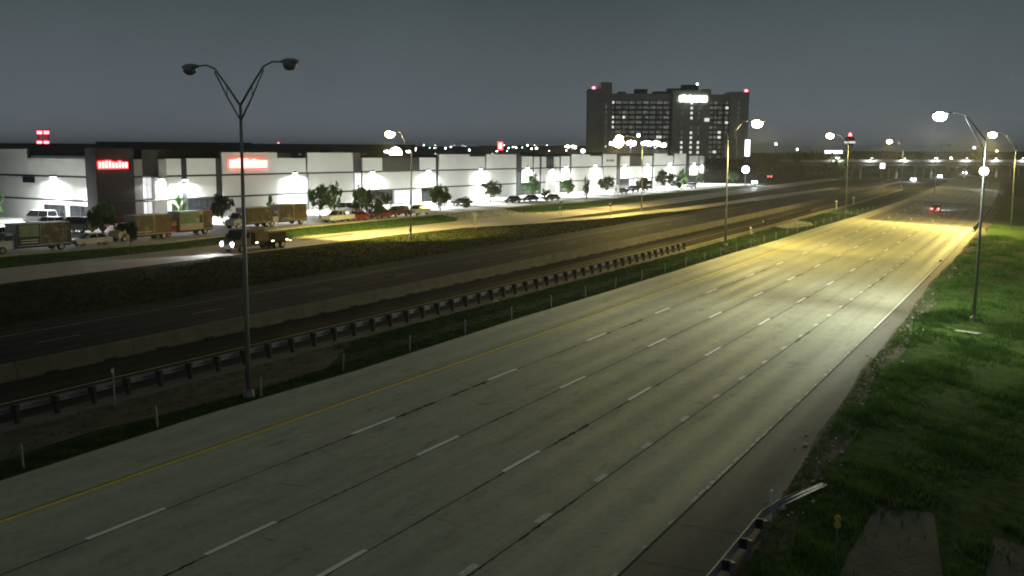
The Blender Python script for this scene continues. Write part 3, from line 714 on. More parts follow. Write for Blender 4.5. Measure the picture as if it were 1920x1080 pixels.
# lit signs on the wall: rows of raised letters blown out by their own light
def lit_sign(label, x0, x1, z0, z1, m, bumps, n):
    root = empty('lit_sign', wh.matrix_world @ Vector((0, 0, 0)), label=label, cat='lit sign')
    root.location = Matrix.Translation((103, 129.34, .55)) @ Matrix.Rotation(ANG, 4, 'Z') @ Vector(((x0 + x1) / 2, -.5 if x0 < 5 else -.1, z0)); root.rotation_euler = (0, 0, ANG)
    wdt = (x1 - x0) / n
    for i in range(n):
        a = -(x1 - x0) / 2 + i * wdt; hh = (z1 - z0) * bumps[i % len(bumps)]
        MB().box((a + .03, -.20 - .004 * (i % 2), 0), (a + wdt - .02, -.05, hh)).build('letter', m, root)
        MB().box((a + .16, -.215 - .004 * (i % 2), .14), (a + wdt - .14, -.205, hh - .14)).build('letter_face', 'sign_core', root)
    MB().box((-(x1 - x0) / 2, -.049, -.03), ((x1 - x0) / 2, -.012, .05)).build('raceway', 'dark_steel', root)
lit_sign('glowing red sign on the charcoal corner tower of the warehouse', -1.5, 3.8, 8.45, 9.7, 'sign_red', (.9, .95, 1, 1, .85, .78, .95, .82, .82), 9)
lit_sign('glowing orange red sign high on the white warehouse wall', 24.7, 33.6, 8.2, 10.0, 'sign_warm', (.85, .9, 1, 1, 1, .85, .95, .85, .8, .8), 10)
#%%PART3%%
# ------------------------------------------------------------------ the hotel tower
A = Vector((533.0, 245.9, 0)); Bp = Vector((578.5, 164.2, 0)); dd = Bp - A
HOT = math.atan2(dd.y, dd.x); SX = dd.length / 298.0                      # metres per reference pixel on its face
hotel = empty('hotel', (A.x, A.y, 1.0), HOT, label='tall dark hotel block with rows of windows and a white sign at its top', cat='building')
def hx(u): return (u - 1102) * SX
def hz(v): return CAMH - 1.0 + (286 - v) * SX
def hbox(name, u0, u1, v0, v1, y0, y1, m='hotel_brick', par=None): return MB().box((hx(u0), y0, hz(v1)), (hx(u1), y1, hz(v0))).build(name, m, par or hotel)
VB = 286 + (CAMH - 1) / SX + 2
hbox('end_slab', 1102, 1124, 169, VB, -1.2, 16); hbox('stair_tower', 1124.1, 1145, 157, VB, -1.6, 15)
hbox('wall', 1145.1, 1258, 177, VB, .6, 16); hbox('core_tower', 1258.1, 1327, 171, VB, -1.5, 17); hbox('wall', 1327.1, 1365, 178, VB, .6, 16); hbox('end_slab', 1365.1, 1400, 173, VB, -1.2, 16)
for u0, u1, v0, y in ((1190, 1213, 168, 4), (1225, 1258, 172, 5), (1278, 1308, 160, 3), (1252, 1277, 166, 6), (1315, 1332, 168, 4), (1159, 1173, 173, 5)):
    hbox('penthouse', u0, u1, v0, 182, y, y + 7, 'hotel_band')
wmesh = {}
def hwin(u, v, w_, h_, y, m):
    key = (round(w_, 1), round(h_, 1), m)
    if key not in wmesh: wmesh[key] = MB().box((-w_ * SX / 2, -.05, -h_ * SX / 2), (w_ * SX / 2, .0, h_ * SX / 2)).mesh('window', m)
    inst('window', wmesh[key], hotel, (hx(u), y, hz(v)))
rows = [193.5 + 9.05 * i for i in range(12)]
cols = [1158.2 + 12.75 * i for i in range(8)]
for i in range(9): hbox('fin', 1151.2 + 12.75 * i, 1152.6 + 12.75 * i, 188, VB, -.35, .59, 'hotel_fin')
for v in rows: hbox('floor_band', 1145.2, 1257.9, v + 3.0, v + 5.4, -.1, .58, 'hotel_band')
hr = random.Random(5)
lit = {(0, 0): 'win_mid', (0, 4): 'win_mid', (0, 3): 'win_dim', (0, 7): 'win_mid', (3, 1): 'win_lit', (0, 6): 'win_mid', (7, 6): 'win_lit', (2, 4): 'win_mid', (3, 7): 'win_mid', (5, 7): 'win_mid', (0, 2): 'win_mid'}
for r_, v in enumerate(rows):
    for c_, u in enumerate(cols):
        for s in (-2.6, 2.6):
            m_ = lit.get((r_, c_)) or hr.choice(['win_dark', 'win_dim', 'win_dim', 'win_dim', 'win_mid'] if r_ < 9 else ['win_mid', 'win_dim'])
            if s > 0 and hr.random() < .5: m_ = 'win_dim'
            hwin(u + s, v, 4.4, 4.6, .54, m_)
    hwin(1148.2, v, 3.4, 4.4, .54, 'win_lit' if r_ in (0, 3, 4, 5) else 'win_dim')
    hwin(1125 if False else 1134.6, v + (4 if r_ < 1 else 0), 2.6, 3.6, -1.64, 'win_lit' if r_ in (9,) else ('win_mid' if r_ in (1, 2, 4) else 'win_dim'))
    for u, on in ((1276, r_ >= 8), (1293.5, r_ in (0, 1, 2, 3, 6, 7, 8, 9, 10)), (1307, r_ in (8, 9, 10))):
        hwin(u, v + 1, 4.2, 4.6, -1.54, 'win_lit' if on else hr.choice(['win_dark', 'win_dim']))
    for c_, u in enumerate((1331.5, 1339.5, 1347.5, 1352, 1360.5)):
        if c_ == 3: continue
        hwin(u, v, 5.6, 4.6, .54, 'win_lit' if (r_, c_) in ((4, 4), (1, 4), (6, 2), (7, 2), (10, 1)) else hr.choice(['win_dim', 'win_mid', 'win_dim', 'win_dark']))
    hbox('floor_band', 1327.2, 1364.9, v + 3.0, v + 5.4, -.1, .58, 'hotel_band')
    hwin(1381, v, 3, 4, -1.24, 'win_mid' if r_ == 10 else 'win_dim')
for u in (1327.3, 1335.5, 1343.5, 1356, 1363.6): hbox('fin', u - .5, u + .5, 188, VB, -.35, .59, 'hotel_fin')
sg = empty('hotel_sign', hotel.matrix_world.translation, HOT, label='bright white sign letters across the top of the hotel', cat='lit sign')
sg.location = Matrix.Translation((A.x, A.y, 1.0)) @ Matrix.Rotation(HOT, 4, 'Z') @ Vector((hx(1295), -1.55, hz(192)))
for i in range(9):
    a = (-25 + i * 5.7) * SX; hh = (11, 12, 10, 11.5, 10, 10.5, 11, 10, 10.5)[i] * SX
    MB().box((a + .06, -.5 - .01 * (i % 2), 0), (a + 5.5 * SX, -.08, hh)).build('letter', 'sign_white', sg)
MB().box((-25 * SX, -.07, -.3), (26.5 * SX, -.02, .2)).build('raceway', 'hotel_band', sg)
def beacon(label, u, v, y, m='far_red', r=.9):
    o = MB().loft([[Vector((r * k * math.cos(a), r * k * math.sin(a), z * r)) for a in [math.pi * 2 * i / 10 for i in range(10)]] for z, k in ((0, .7), (.5, 1), (1.2, .9), (1.7, .3))]).build('beacon', m)
    o.location = Matrix.Translation((A.x, A.y, 1.0)) @ Matrix.Rotation(HOT, 4, 'Z') @ Vector((hx(u), y, hz(v))); tag(o, label, 'beacon light')
beacon('red beacon on the left roof corner of the hotel', 1112, 169, 3); beacon('red beacon on the right roof corner of the hotel', 1397, 173, 3)
beacon('small white light on the hotel penthouse roof', 1306, 160, 4, 'far_white', .55)
o = MB().box((0, -.3, 0), (2.7, -.05, 1.9)).build('lit_plaque', 'win_lit'); o.location = Matrix.Translation((A.x, A.y, 1.0)) @ Matrix.Rotation(HOT, 4, 'Z') @ Vector((hx(1318), -1.55, hz(228))); o.rotation_euler = (0, 0, HOT)
tag(o, 'small yellowish lit panel on the right side of the hotel core', 'lit sign')
MATS['win_lit'].node_tree.nodes['Principled BSDF'].inputs['Emission Strength'].default_value = .9

# lamps on tall masts about the hotel lot and beyond the warehouse
def mast(name, label, P, heads, m, spread=1.2, size=.8, power=0, group=None, col=(.95, .97, 1)):
    z0 = HZ(P.x, 60); e = empty(name, (P.x, P.y, z0), label=label, cat='floodlight', group=group); h = P.z - z0
    MB().tube([(0, 0, 0), (0, 0, h)], [.18, .1], 8).build('pole', 'pole_steel', e)
    vd = Vector((P.x, P.y, 0)).normalized(); sd_ = Vector((-vd.y, vd.x, 0))
    lay = {1: [(0, 0)], 2: [(-.55, 0), (.55, 0)], 3: [(-.9, -.1), (0, .25), (.9, 0)], 4: [(-.8, .5), (.8, .45), (-.6, -.6), (.7, -.5)], 5: [(0, 0), (-1.15, .25), (1.1, .2), (-.5, -.95), (.55, .95)]}[heads]
    for k_, (lx, lz) in enumerate(lay):
        c = sd_ * lx * size * .9 + Vector((0, 0, h + lz * size * .8)); rr = size * .56 * (1.15 if k_ == 0 else .9)
        if heads > 1: MB().tube([(0, 0, h - 1.6 * size), c + vd * rr * .7], .05, 6).build('arm', 'pole_steel', e)
        MB().tube([c + vd * rr * .2, c + vd * rr * .75, c + vd * rr * 1.1], [rr * 1.02, rr * .9, rr * .4], 12).build('lamp_head', 'dark_steel', e)
        MB().tube([c - vd * rr * t for t in (-.18, .2, .55, .85, .97)], [rr * t for t in (1, .98, .84, .5, .15)], 12).build('lens', m, e)
    if power: spot('mast_light', e, (0, 0, h - 1), (0, 0, -1), power, col, 150, .5, .4)
    return e
for i, (u, v, d, hds, m_, sz, lab) in enumerate((
    (1160, 267, 372, 1, 'far_warm', 3.0, 'brightest warm floodlight cluster before the lower hotel windows'),
    (1149, 269, 390, 2, 'far_white', 1.3, 'white floodlight cluster left of the brightest warm one before the hotel'),
    (1183, 268, 384, 3, 'far_white', 1.4, 'white floodlight cluster right of the brightest warm one before the hotel'),
    (1197, 254, 380, 1, 'led_lens', .9, 'single bluish white lamp above the hotel floodlights'),
    (1212, 269, 392, 3, 'far_white', 1.5, 'white floodlight cluster behind the slip road lamp post'),
    (1229, 269, 396, 3, 'far_white', 1.4, 'white floodlight cluster near the middle of the hotel'),
    (1243, 272, 402, 2, 'far_white', 1.2, 'dimmer white floodlight pair beside the hotel core tower'),
    (742, 288, 262, 1, 'far_white', 2.6, 'glaring white floodlight cluster just over the warehouse roof'),
    (724, 284, 268, 2, 'far_white', .5, 'small white floodlight pair left of the glaring cluster over the roof'),
    (765, 284, 275, 2, 'far_white', .5, 'small white floodlight pair right of the glaring cluster over the roof'),
    (1398, 318, 345, 1, 'far_white', 1.9, 'glaring white floodlight low at the right foot of the hotel'),
    (1845, 321, 372, 1, 'far_white', 2.2, 'glaring white floodlight low beyond the near right lamp post'))):  # added mast; its large lens stands in for headlight flare
    mast('floodlight_mast', lab, sight(u, v, d), hds, m_, 1.5 * sz / 1.2, sz, power=(9000 if i in (0, 2, 5) else 12000 if i == 10 else 0))

# ------------------------------------------------------------------ skyline
def far_lamp(u, v, d, m, sz, idx, nm='far_lamp'):
    P = sight(u, v, d); z0 = HZ(P.x, 60); key = ('fl', m)
    e = empty(nm, (P.x, P.y, z0)); h = P.z - z0
    tag(e, {'far_white': 'tiny white light on a mast in the distant skyline', 'far_warm': 'tiny warm light on a mast in the distant skyline', 'far_green': 'tiny greenish light on a mast in the distant skyline',
            'far_dim': 'faint tiny light on a mast in the distant skyline', 'far_red': 'tiny red light on a mast in the distant skyline'}[m], 'distant light',
        {'far_white': 'white skyline lights', 'far_warm': 'warm skyline lights', 'far_green': 'green skyline lights', 'far_dim': 'faint skyline lights', 'far_red': 'red skyline lights'}[m])
    if key not in wmesh:
        wmesh[key] = MB().loft([[Vector((k * math.cos(t), k * math.sin(t), z)) for t in [2 * math.pi * j / 8 for j in range(8)]] for z, k in ((-.8, .5), (-.2, 1), (.5, .8), (.8, .3))]).mesh('lamp', m)
        wmesh['flp'] = MB().tube([(0, 0, 0), (0, 0, 1)], .12, 6).mesh('pole', 'far_wall')
    inst('pole', wmesh['flp'], e, scale=(1, 1, h)); inst('lamp', wmesh[key], e, (0, 0, h), scale=(sz, sz, sz * .9))
sr = random.Random(11)
spots = [(u, sr.uniform(277, 283)) for u in (507, 524, 541, 548, 562, 583, 592, 628, 634, 649)]
for u, v in spots: far_lamp(u, v, sr.uniform(700, 1000), sr.choice(['far_white', 'far_white', 'far_warm']), sr.uniform(.4, .75), 0)
for i in range(132):
    u = sr.uniform(770, 1098) if i < 72 else sr.uniform(480, 700) if i < 96 else sr.uniform(950, 1100)
    far_lamp(u, sr.uniform(272, 284), sr.uniform(700, 1300), sr.choice(['far_white', 'far_white', 'far_green', 'far_warm', 'far_dim']), sr.uniform(.28, .7), 0)
for u, v, m_, s in ((1065, 275, 'far_warm', 1.3), (1078, 276, 'far_warm', 1.5), (1093, 283, 'far_white', 1.8), (1006, 278, 'far_white', .9), (430, 272, 'far_dim', .6), (385, 277, 'far_dim', .8), (361, 277, 'far_white', .6), (522, 268, 'far_red', .5),
                    (1455, 270, 'far_warm', 1.0), (1495, 280, 'far_white', .8), (1520, 291, 'far_white', .9), (1475, 289, 'far_dim', .7), (1827, 277, 'far_white', .8), (1869, 283, 'far_warm', .8), (1881, 288, 'far_white', .7), (1862, 289, 'far_white', .6), (1876, 293, 'far_warm', .6)):
    far_lamp(u, v, 800, m_, s, 0)
for i in range(34): far_lamp(sr.uniform(1425, 1915), sr.uniform(289, 314), sr.uniform(560, 900), sr.choice(['far_white', 'far_warm', 'far_dim', 'far_red']), sr.uniform(.35, .7), 0)

def block(label, u, d, wd, ht, dp=30, lights=4, m='far_wall', rot=None):
    P = sight(u, 290, d); a = math.atan2(P.y, P.x) - math.pi / 2
    e = empty('distant_building', (P.x, P.y, HZ(P.x, 60)), a if rot is None else rot, label=label, cat='building')
    MB().box((-wd / 2, 0, 0), (wd / 2, dp, ht)).build('wall', m, e)
    MB().box((-wd / 2 - .3, -.3, ht + .003), (wd / 2 + .3, dp + .3, ht + .6)).build('roof', 'roof_dark', e)
    for i in range(lights):
        x = -wd / 2 + wd * (i + .5) / lights
        MB().box((x - .9, -.05, ht * .55), (x + .9, -.003, ht * .55 + 1.4)).build('window', random.choice(['win_lit', 'win_mid', 'win_dim']), e)
block('low wide dark building on the skyline behind the charcoal tower', 330, 430, 60, 13.8)
block('low dark building on the skyline over the first bright sign', 470, 640, 80, 14.6)
block('wide flat dark building on the skyline at far left', 110, 520, 90, 13.4)
block('dark flat building on the skyline over the middle of the warehouse', 650, 700, 95, 15.0)
block('small dark building on the skyline left of the hotel', 1000, 820, 90, 15.5)
block('long low dark building on the skyline between frontage lamp and red sign', 850, 900, 130, 15.0)
block('dark roofed building beyond the overpass, behind the traffic', 1740, 640, 120, 11.8, lights=9)
block('wide dark building at the right edge beyond the overpass', 1900, 700, 90, 10.5, lights=8)
block('low dark building beyond the trees right of the hotel', 1500, 620, 110, 10.5, lights=3)
# twin chimney stacks with red lights at far left
e = empty('chimney_stack', sight(81, 286, 900).to_2d().to_3d(), label='pair of dark stacks with red warning lights on the far left skyline', cat='tower')
for i, u in enumerate((74, 87)):
    q = sight(u, 242, 900) - e.location; MB().tube([(q.x, q.y, 0), (q.x, q.y, q.z)], [1.9, 1.5], 12).build('stack', 'far_wall', e)
    for v in (248, 267):
        p = sight(u, v, 896) - e.location; MB().box((-1.3, -1.3, -1.3), (1.3, 1.3, 1.0), Matrix.Translation(p)).build('warning_light', 'far_red', e)
# pole signs
def pole_sign(label, u, v0, v1, wpx, d, m, dark='dark_steel', lamp=None):
    P0, P1 = sight(u, v0, d), sight(u, v1, d); pw = wpx * d / FPX
    e = empty('pole_sign', (P0.x, P0.y, HZ(P0.x, 60)), math.atan2(P0.y, P0.x) - math.pi / 2, label=label, cat='sign'); z0, z1 = P1.z - e.location.z, P0.z - e.location.z
    MB().tube([(0, .3, 0), (0, .3, z1)], .25, 8).build('pole', 'far_wall', e)
    MB().box((-pw / 2 - .2, -.2, z0 - .2), (pw / 2 + .2, .25, z1 + .2)).build('cabinet', dark, e)
    MB().box((-pw / 2, -.26, z0), (pw / 2, -.21, z1)).build('face', m, e)
    if m == 'sign_red': MB().box((-pw * .3, -.32, z0 + .6), (pw * .3, -.27, z1 - .6)).build('face_core', 'sign_core', e)
pole_sign('tall narrow white lit sign at the right edge of the hotel', 1402, 262, 293, 9, 400, 'sign_face_white')
pole_sign('small glowing red pole sign over the warehouse roof', 938, 266, 281, 9, 520, 'sign_red')
pole_sign('wide white lit sign over the dark trees left of the control tower', 1563, 282, 288, 30, 520, 'sign_face_white')
pole_sign('small square white lit sign under the overpass edge', 1655, 306, 316, 8, 430, 'sign_face_white')
pole_sign('long flat lit sign on the skyline behind the charcoal tower', 216, 271, 274, 34, 600, 'far_dim')
pole_sign('short flat lit sign on the skyline over the dark entrance bay', 290, 271, 274, 14, 600, 'far_dim')
# control tower with a red light
P = sight(1594, 255, 640); z0 = HZ(P.x, 60)
ct = empty('control_tower', (P.x, P.y, z0), label='slim dark tower with a pale ring and a red light right of the hotel', cat='tower'); h = P.z - z0
MB().tube([(0, 0, 0), (0, 0, h - 6)], [2.1, 1.9], 16).build('shaft', 'wall_grey', ct)
MB().tube([(0, 0, h - 6), (0, 0, h - 4), (0, 0, h - 1.5), (0, 0, h)], [1.9, 3.0, 2.9, 1.2], 16).build('cab', 'roof_dark', ct)
MB().tube([(0, 0, h - 4.4), (0, 0, h - 3.2)], [3.2, 3.2], 16).build('ring', 'win_lit', ct)
MB().tube([(0, 0, h), (0, 0, h + 1.7)], [1.0, .5], 10).build('warning_light', 'far_red', ct)

# ------------------------------------------------------------------ the overpass
P0, P1 = sight(1600, 300, 452), sight(1990, 300, 560); ov = empty('overpass', (P0.x, P0.y, HZ(P0.x, 60)), math.atan2(P1.y - P0.y, P1.x - P0.x), label='dark overpass with a lit parapet crossing the highway in the distance', cat='bridge')
LL = (P1 - P0).to_2d().length; zd = 7.2
MB().box((-30, 0, zd - 1.5), (LL + 60, 12, zd)).build('girder', 'far_wall', ov)
MB().box((-30, -.4, zd + .003), (LL + 60, 0.0, zd + 1.0)).build('parapet', 'concrete', ov); MB().box((-30, 12.0, zd + .003), (LL + 60, 12.4, zd + 1.0)).build('parapet', 'concrete', ov)
for i in range(7):
    x = 6 + i * 22
    MB().box((x - .7, .6, zd - 2.6), (x + .7, 11.4, zd - 1.503)).build('pier_cap', 'concrete', ov)
    for yy in (1.6, 6, 10.4): MB().tube([(x, yy, 0), (x, yy, zd - 2.603)], .5, 12).build('pier', 'concrete', ov)
for i in range(9):
    x = -10 + i * 20; c = MB().tube([(x, -.6, zd), (x, -.6, zd + 1.7)], .06, 6).build('lamp_stub', 'pole_steel', ov)
    MB().box((x - .6, -1.0, zd + 1.72), (x + .6, -.5, zd + 1.9)).build('lens', 'far_white' if i % 3 == 0 else 'far_dim', c); spot('parapet_light', c, (x, -1.6, zd + 2.2), (0, .6, -1), 4200, (.95, .97, 1), 165, .3, .2)

# ------------------------------------------------------------------ trees
def leaf_mesh(name, m, kind, seed, n=1500):
    g = np.random.default_rng(seed); V, F = [], []
    nc = {'round': 46, 'tall': 34, 'cone': 44, 'bush': 30}[kind]; cs = []
    while len(cs) < nc:
        p = g.uniform(-1, 1, 3)
        if kind == 'round' and np.linalg.norm(p) > 1: continue
        if kind == 'round': q = np.array([p[0] * .5, p[1] * .5, .62 + p[2] * .36])
        elif kind == 'tall':
            if np.linalg.norm(p) > 1: continue
            q = np.array([p[0] * .5, p[1] * .5, .58 + p[2] * .40])
        elif kind == 'cone':
            t = g.uniform(0, 1) ** 1.3; a = g.uniform(0, 6.28); r = (1 - t) * .5 * g.uniform(.4, 1); q = np.array([r * math.cos(a), r * math.sin(a), .1 + t * .88])
        else:
            if np.linalg.norm(p) > 1: continue
            q = np.array([p[0] * .5, p[1] * .5, .45 + p[2] * .42])
        cs.append((q, g.uniform(.05, .15 if kind != 'cone' else .1)))
    for i in range(n):
        q, r = cs[g.integers(len(cs))]; d = g.normal(size=3); d /= np.linalg.norm(d); p = q + d * r * g.uniform(.3, 1.15)
        a = g.normal(size=3); a /= np.linalg.norm(a); b = np.cross(a, g.normal(size=3)); b /= np.linalg.norm(b); s = g.uniform(.016, .036)
        k = len(V); V += [tuple(p - a * s * 1.4), tuple(p + b * s * .8), tuple(p + a * s * 1.4), tuple(p - b * s * .8)]; F.append((k, k + 1, k + 2, k + 3))
    me = bpy.data.meshes.new(name); me.from_pydata(V, [], F); me.update(); me.materials.append(MATS[m]); return me, [c[0] for c in cs]
TV = {}
for kind, n in (('round', 2600), ('tall', 2200), ('cone', 2200), ('bush', 1800)):
    for sd in (1, 2):
        for m_ in ('leaves_bright', 'leaves_dark', 'leaves_olive'):
            me, cs = leaf_mesh('crown', m_, kind, sd * 10 + len(kind), n)
            tr = MB(); bt = .22 if kind != 'bush' else .08
            tr.tube([(0, 0, -.02), (.008, 0, .15), (0, .006, .4), (0, 0, .72)], [.028, .021, .014, .004], 7)
            for c in cs[:9]:
                zz = max(bt, min(.6, c[2] - .22)); tr.tube([(0, 0, zz), (c[0] * .5, c[1] * .5, (zz + c[2]) / 2 + .02), tuple(c)], [.011, .007, .002], 5)
            TV[kind, sd, m_] = (me, tr.mesh('trunk', 'bark'))
def tree(label, P, h, wd, kind='round', sd=1, m_='leaves_bright', group=None, name='tree'):
    e = empty(name, P, random.uniform(0, 6.28), label=label, cat='tree' if kind != 'bush' else 'shrub', group=group); me, tr = TV[kind, sd, m_]
    inst('trunk', tr, e, scale=(h, h, h)); inst('crown', me, e, scale=(wd, wd, h)); return e
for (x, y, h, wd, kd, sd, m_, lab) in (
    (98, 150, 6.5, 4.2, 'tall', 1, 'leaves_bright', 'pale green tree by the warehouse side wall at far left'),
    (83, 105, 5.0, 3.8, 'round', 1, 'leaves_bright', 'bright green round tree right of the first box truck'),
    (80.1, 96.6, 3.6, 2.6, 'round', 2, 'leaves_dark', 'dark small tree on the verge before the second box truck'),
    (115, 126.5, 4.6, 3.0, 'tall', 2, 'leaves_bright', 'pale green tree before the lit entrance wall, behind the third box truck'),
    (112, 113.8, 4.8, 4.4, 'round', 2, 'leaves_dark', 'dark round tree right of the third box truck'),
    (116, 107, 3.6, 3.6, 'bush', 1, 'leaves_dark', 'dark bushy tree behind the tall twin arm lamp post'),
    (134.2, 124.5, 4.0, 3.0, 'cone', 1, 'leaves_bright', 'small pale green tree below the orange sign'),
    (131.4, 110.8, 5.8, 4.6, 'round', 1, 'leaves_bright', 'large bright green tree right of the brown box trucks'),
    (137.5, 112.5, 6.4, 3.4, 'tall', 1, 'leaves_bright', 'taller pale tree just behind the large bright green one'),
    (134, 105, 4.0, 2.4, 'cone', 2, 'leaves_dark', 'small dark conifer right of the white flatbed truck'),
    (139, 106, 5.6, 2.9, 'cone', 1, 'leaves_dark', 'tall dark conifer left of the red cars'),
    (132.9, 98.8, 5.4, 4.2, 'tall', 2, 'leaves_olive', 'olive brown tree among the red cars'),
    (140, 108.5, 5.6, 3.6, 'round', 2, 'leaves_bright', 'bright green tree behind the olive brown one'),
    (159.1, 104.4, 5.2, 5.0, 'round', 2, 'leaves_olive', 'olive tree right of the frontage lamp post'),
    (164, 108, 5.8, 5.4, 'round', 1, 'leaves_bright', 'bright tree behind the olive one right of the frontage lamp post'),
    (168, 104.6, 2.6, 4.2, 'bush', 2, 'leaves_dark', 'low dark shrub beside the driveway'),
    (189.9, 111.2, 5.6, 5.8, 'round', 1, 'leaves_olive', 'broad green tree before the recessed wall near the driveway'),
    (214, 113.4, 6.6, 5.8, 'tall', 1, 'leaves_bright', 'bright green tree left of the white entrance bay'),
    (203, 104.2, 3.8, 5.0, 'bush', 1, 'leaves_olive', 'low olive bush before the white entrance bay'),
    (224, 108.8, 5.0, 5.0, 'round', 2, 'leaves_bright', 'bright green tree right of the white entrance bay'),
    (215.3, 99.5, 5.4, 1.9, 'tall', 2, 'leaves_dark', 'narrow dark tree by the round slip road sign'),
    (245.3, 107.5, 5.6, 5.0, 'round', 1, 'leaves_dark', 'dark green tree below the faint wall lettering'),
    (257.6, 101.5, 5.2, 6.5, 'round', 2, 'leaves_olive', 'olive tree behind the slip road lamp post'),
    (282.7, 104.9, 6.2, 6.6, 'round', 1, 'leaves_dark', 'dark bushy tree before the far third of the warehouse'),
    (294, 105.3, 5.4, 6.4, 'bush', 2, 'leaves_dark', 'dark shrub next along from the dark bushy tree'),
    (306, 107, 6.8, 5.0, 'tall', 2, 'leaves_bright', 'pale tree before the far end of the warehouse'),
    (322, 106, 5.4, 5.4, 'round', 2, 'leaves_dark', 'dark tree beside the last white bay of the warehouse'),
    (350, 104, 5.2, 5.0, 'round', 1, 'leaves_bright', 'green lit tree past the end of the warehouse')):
    tree(lab, GW(x, y, .03), h * random.uniform(.82, 1.0), wd * random.uniform(.7, .95), kd, sd, m_)
tr_ = random.Random(3)
ORD = 'first second third fourth fifth sixth seventh eighth ninth tenth eleventh twelfth thirteenth fourteenth fifteenth sixteenth seventeenth eighteenth nineteenth twentieth'.split() + ['twenty-' + w_ for w_ in 'first second third fourth fifth sixth'.split()]
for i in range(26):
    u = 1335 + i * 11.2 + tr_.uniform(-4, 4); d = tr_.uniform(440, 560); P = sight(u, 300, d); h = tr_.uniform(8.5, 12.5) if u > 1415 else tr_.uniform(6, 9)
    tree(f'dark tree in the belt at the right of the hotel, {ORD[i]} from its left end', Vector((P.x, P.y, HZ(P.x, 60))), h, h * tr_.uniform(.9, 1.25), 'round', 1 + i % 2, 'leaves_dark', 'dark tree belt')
for i in range(9):
    u = 1625 + i * 34 + tr_.uniform(-8, 8); d = tr_.uniform(600, 690); P = sight(u, 300, d); h = tr_.uniform(11, 13.2)
    tree(f'dark tree beyond the overpass, {ORD[i]} from the left', Vector((P.x, P.y, HZ(P.x, 60))), h, h * 1.3, 'round', 1 + i % 2, 'leaves_dark', 'trees beyond the overpass')

# ------------------------------------------------------------------ vehicles
def wheel(par, x, y, r, wd=.22):
    s = 1 if y > 0 else -1
    t = MB().loft([[Vector((x + rr * math.cos(a), y + s * yy, r + rr * math.sin(a))) for a in [2 * math.pi * i / 18 for i in range(18)]] for yy, rr in ((-wd / 2, r * .9), (-wd * .4, r), (wd * .4, r), (wd / 2, r * .9))]).build('wheel', 'tyre', par, False)
    MB().cyl((x, y + s * (wd / 2 + .006), r), (0, 1, 0), r * .62, .03, 14).build('rim', 'rim', t)
def hull(prof, w_, par, m, name='body', inset=.12, k=.965):
    cx = sum(p[0] for p in prof) / len(prof); cz = sum(p[1] for p in prof) / len(prof)
    ring = lambda y, s: [Vector((cx + (x - cx) * s, y, cz + (z - cz) * s)) for x, z in prof]
    return MB().loft([ring(-w_ / 2, k), ring(-w_ / 2 + inset, 1), ring(w_ / 2 - inset, 1), ring(w_ / 2, k)]).build(name, m, par)
def cabin(par, x0, x1, t0, t1, zb, zt, w_, paint):
    a, b = w_ / 2 - .06, w_ / 2 - .24
    g = MB().loft([[Vector(p) for p in ((x0, -a, zb), (x1, -a, zb), (x1, a, zb), (x0, a, zb))], [Vector(p) for p in ((t0, -b, zt), (t1, -b, zt), (t1, b, zt), (t0, b, zt))]]).build('windows', 'glass_dark', par)
    MB().loft([[Vector(p) for p in ((t0 - .04, -b - .02, zt), (t1 + .04, -b - .02, zt), (t1 + .04, b + .02, zt), (t0 - .04, b + .02, zt))], [Vector(p) for p in ((t0 + .1, -b + .1, zt + .07), (t1 - .1, -b + .1, zt + .07), (t1 - .1, b - .1, zt + .07), (t0 + .1, b - .1, zt + .07))]]).build('roof', paint, par)
    mid = (t0 + t1) / 2
    for s in (-1, 1):
        for xb, xt in ((x0, t0), (mid, mid), (x1, t1)):
            MB().tube([(xb, s * (a + .004), zb), (xt, s * (b + .004), zt + .01)], .04, 5).build('pillar', paint, par)
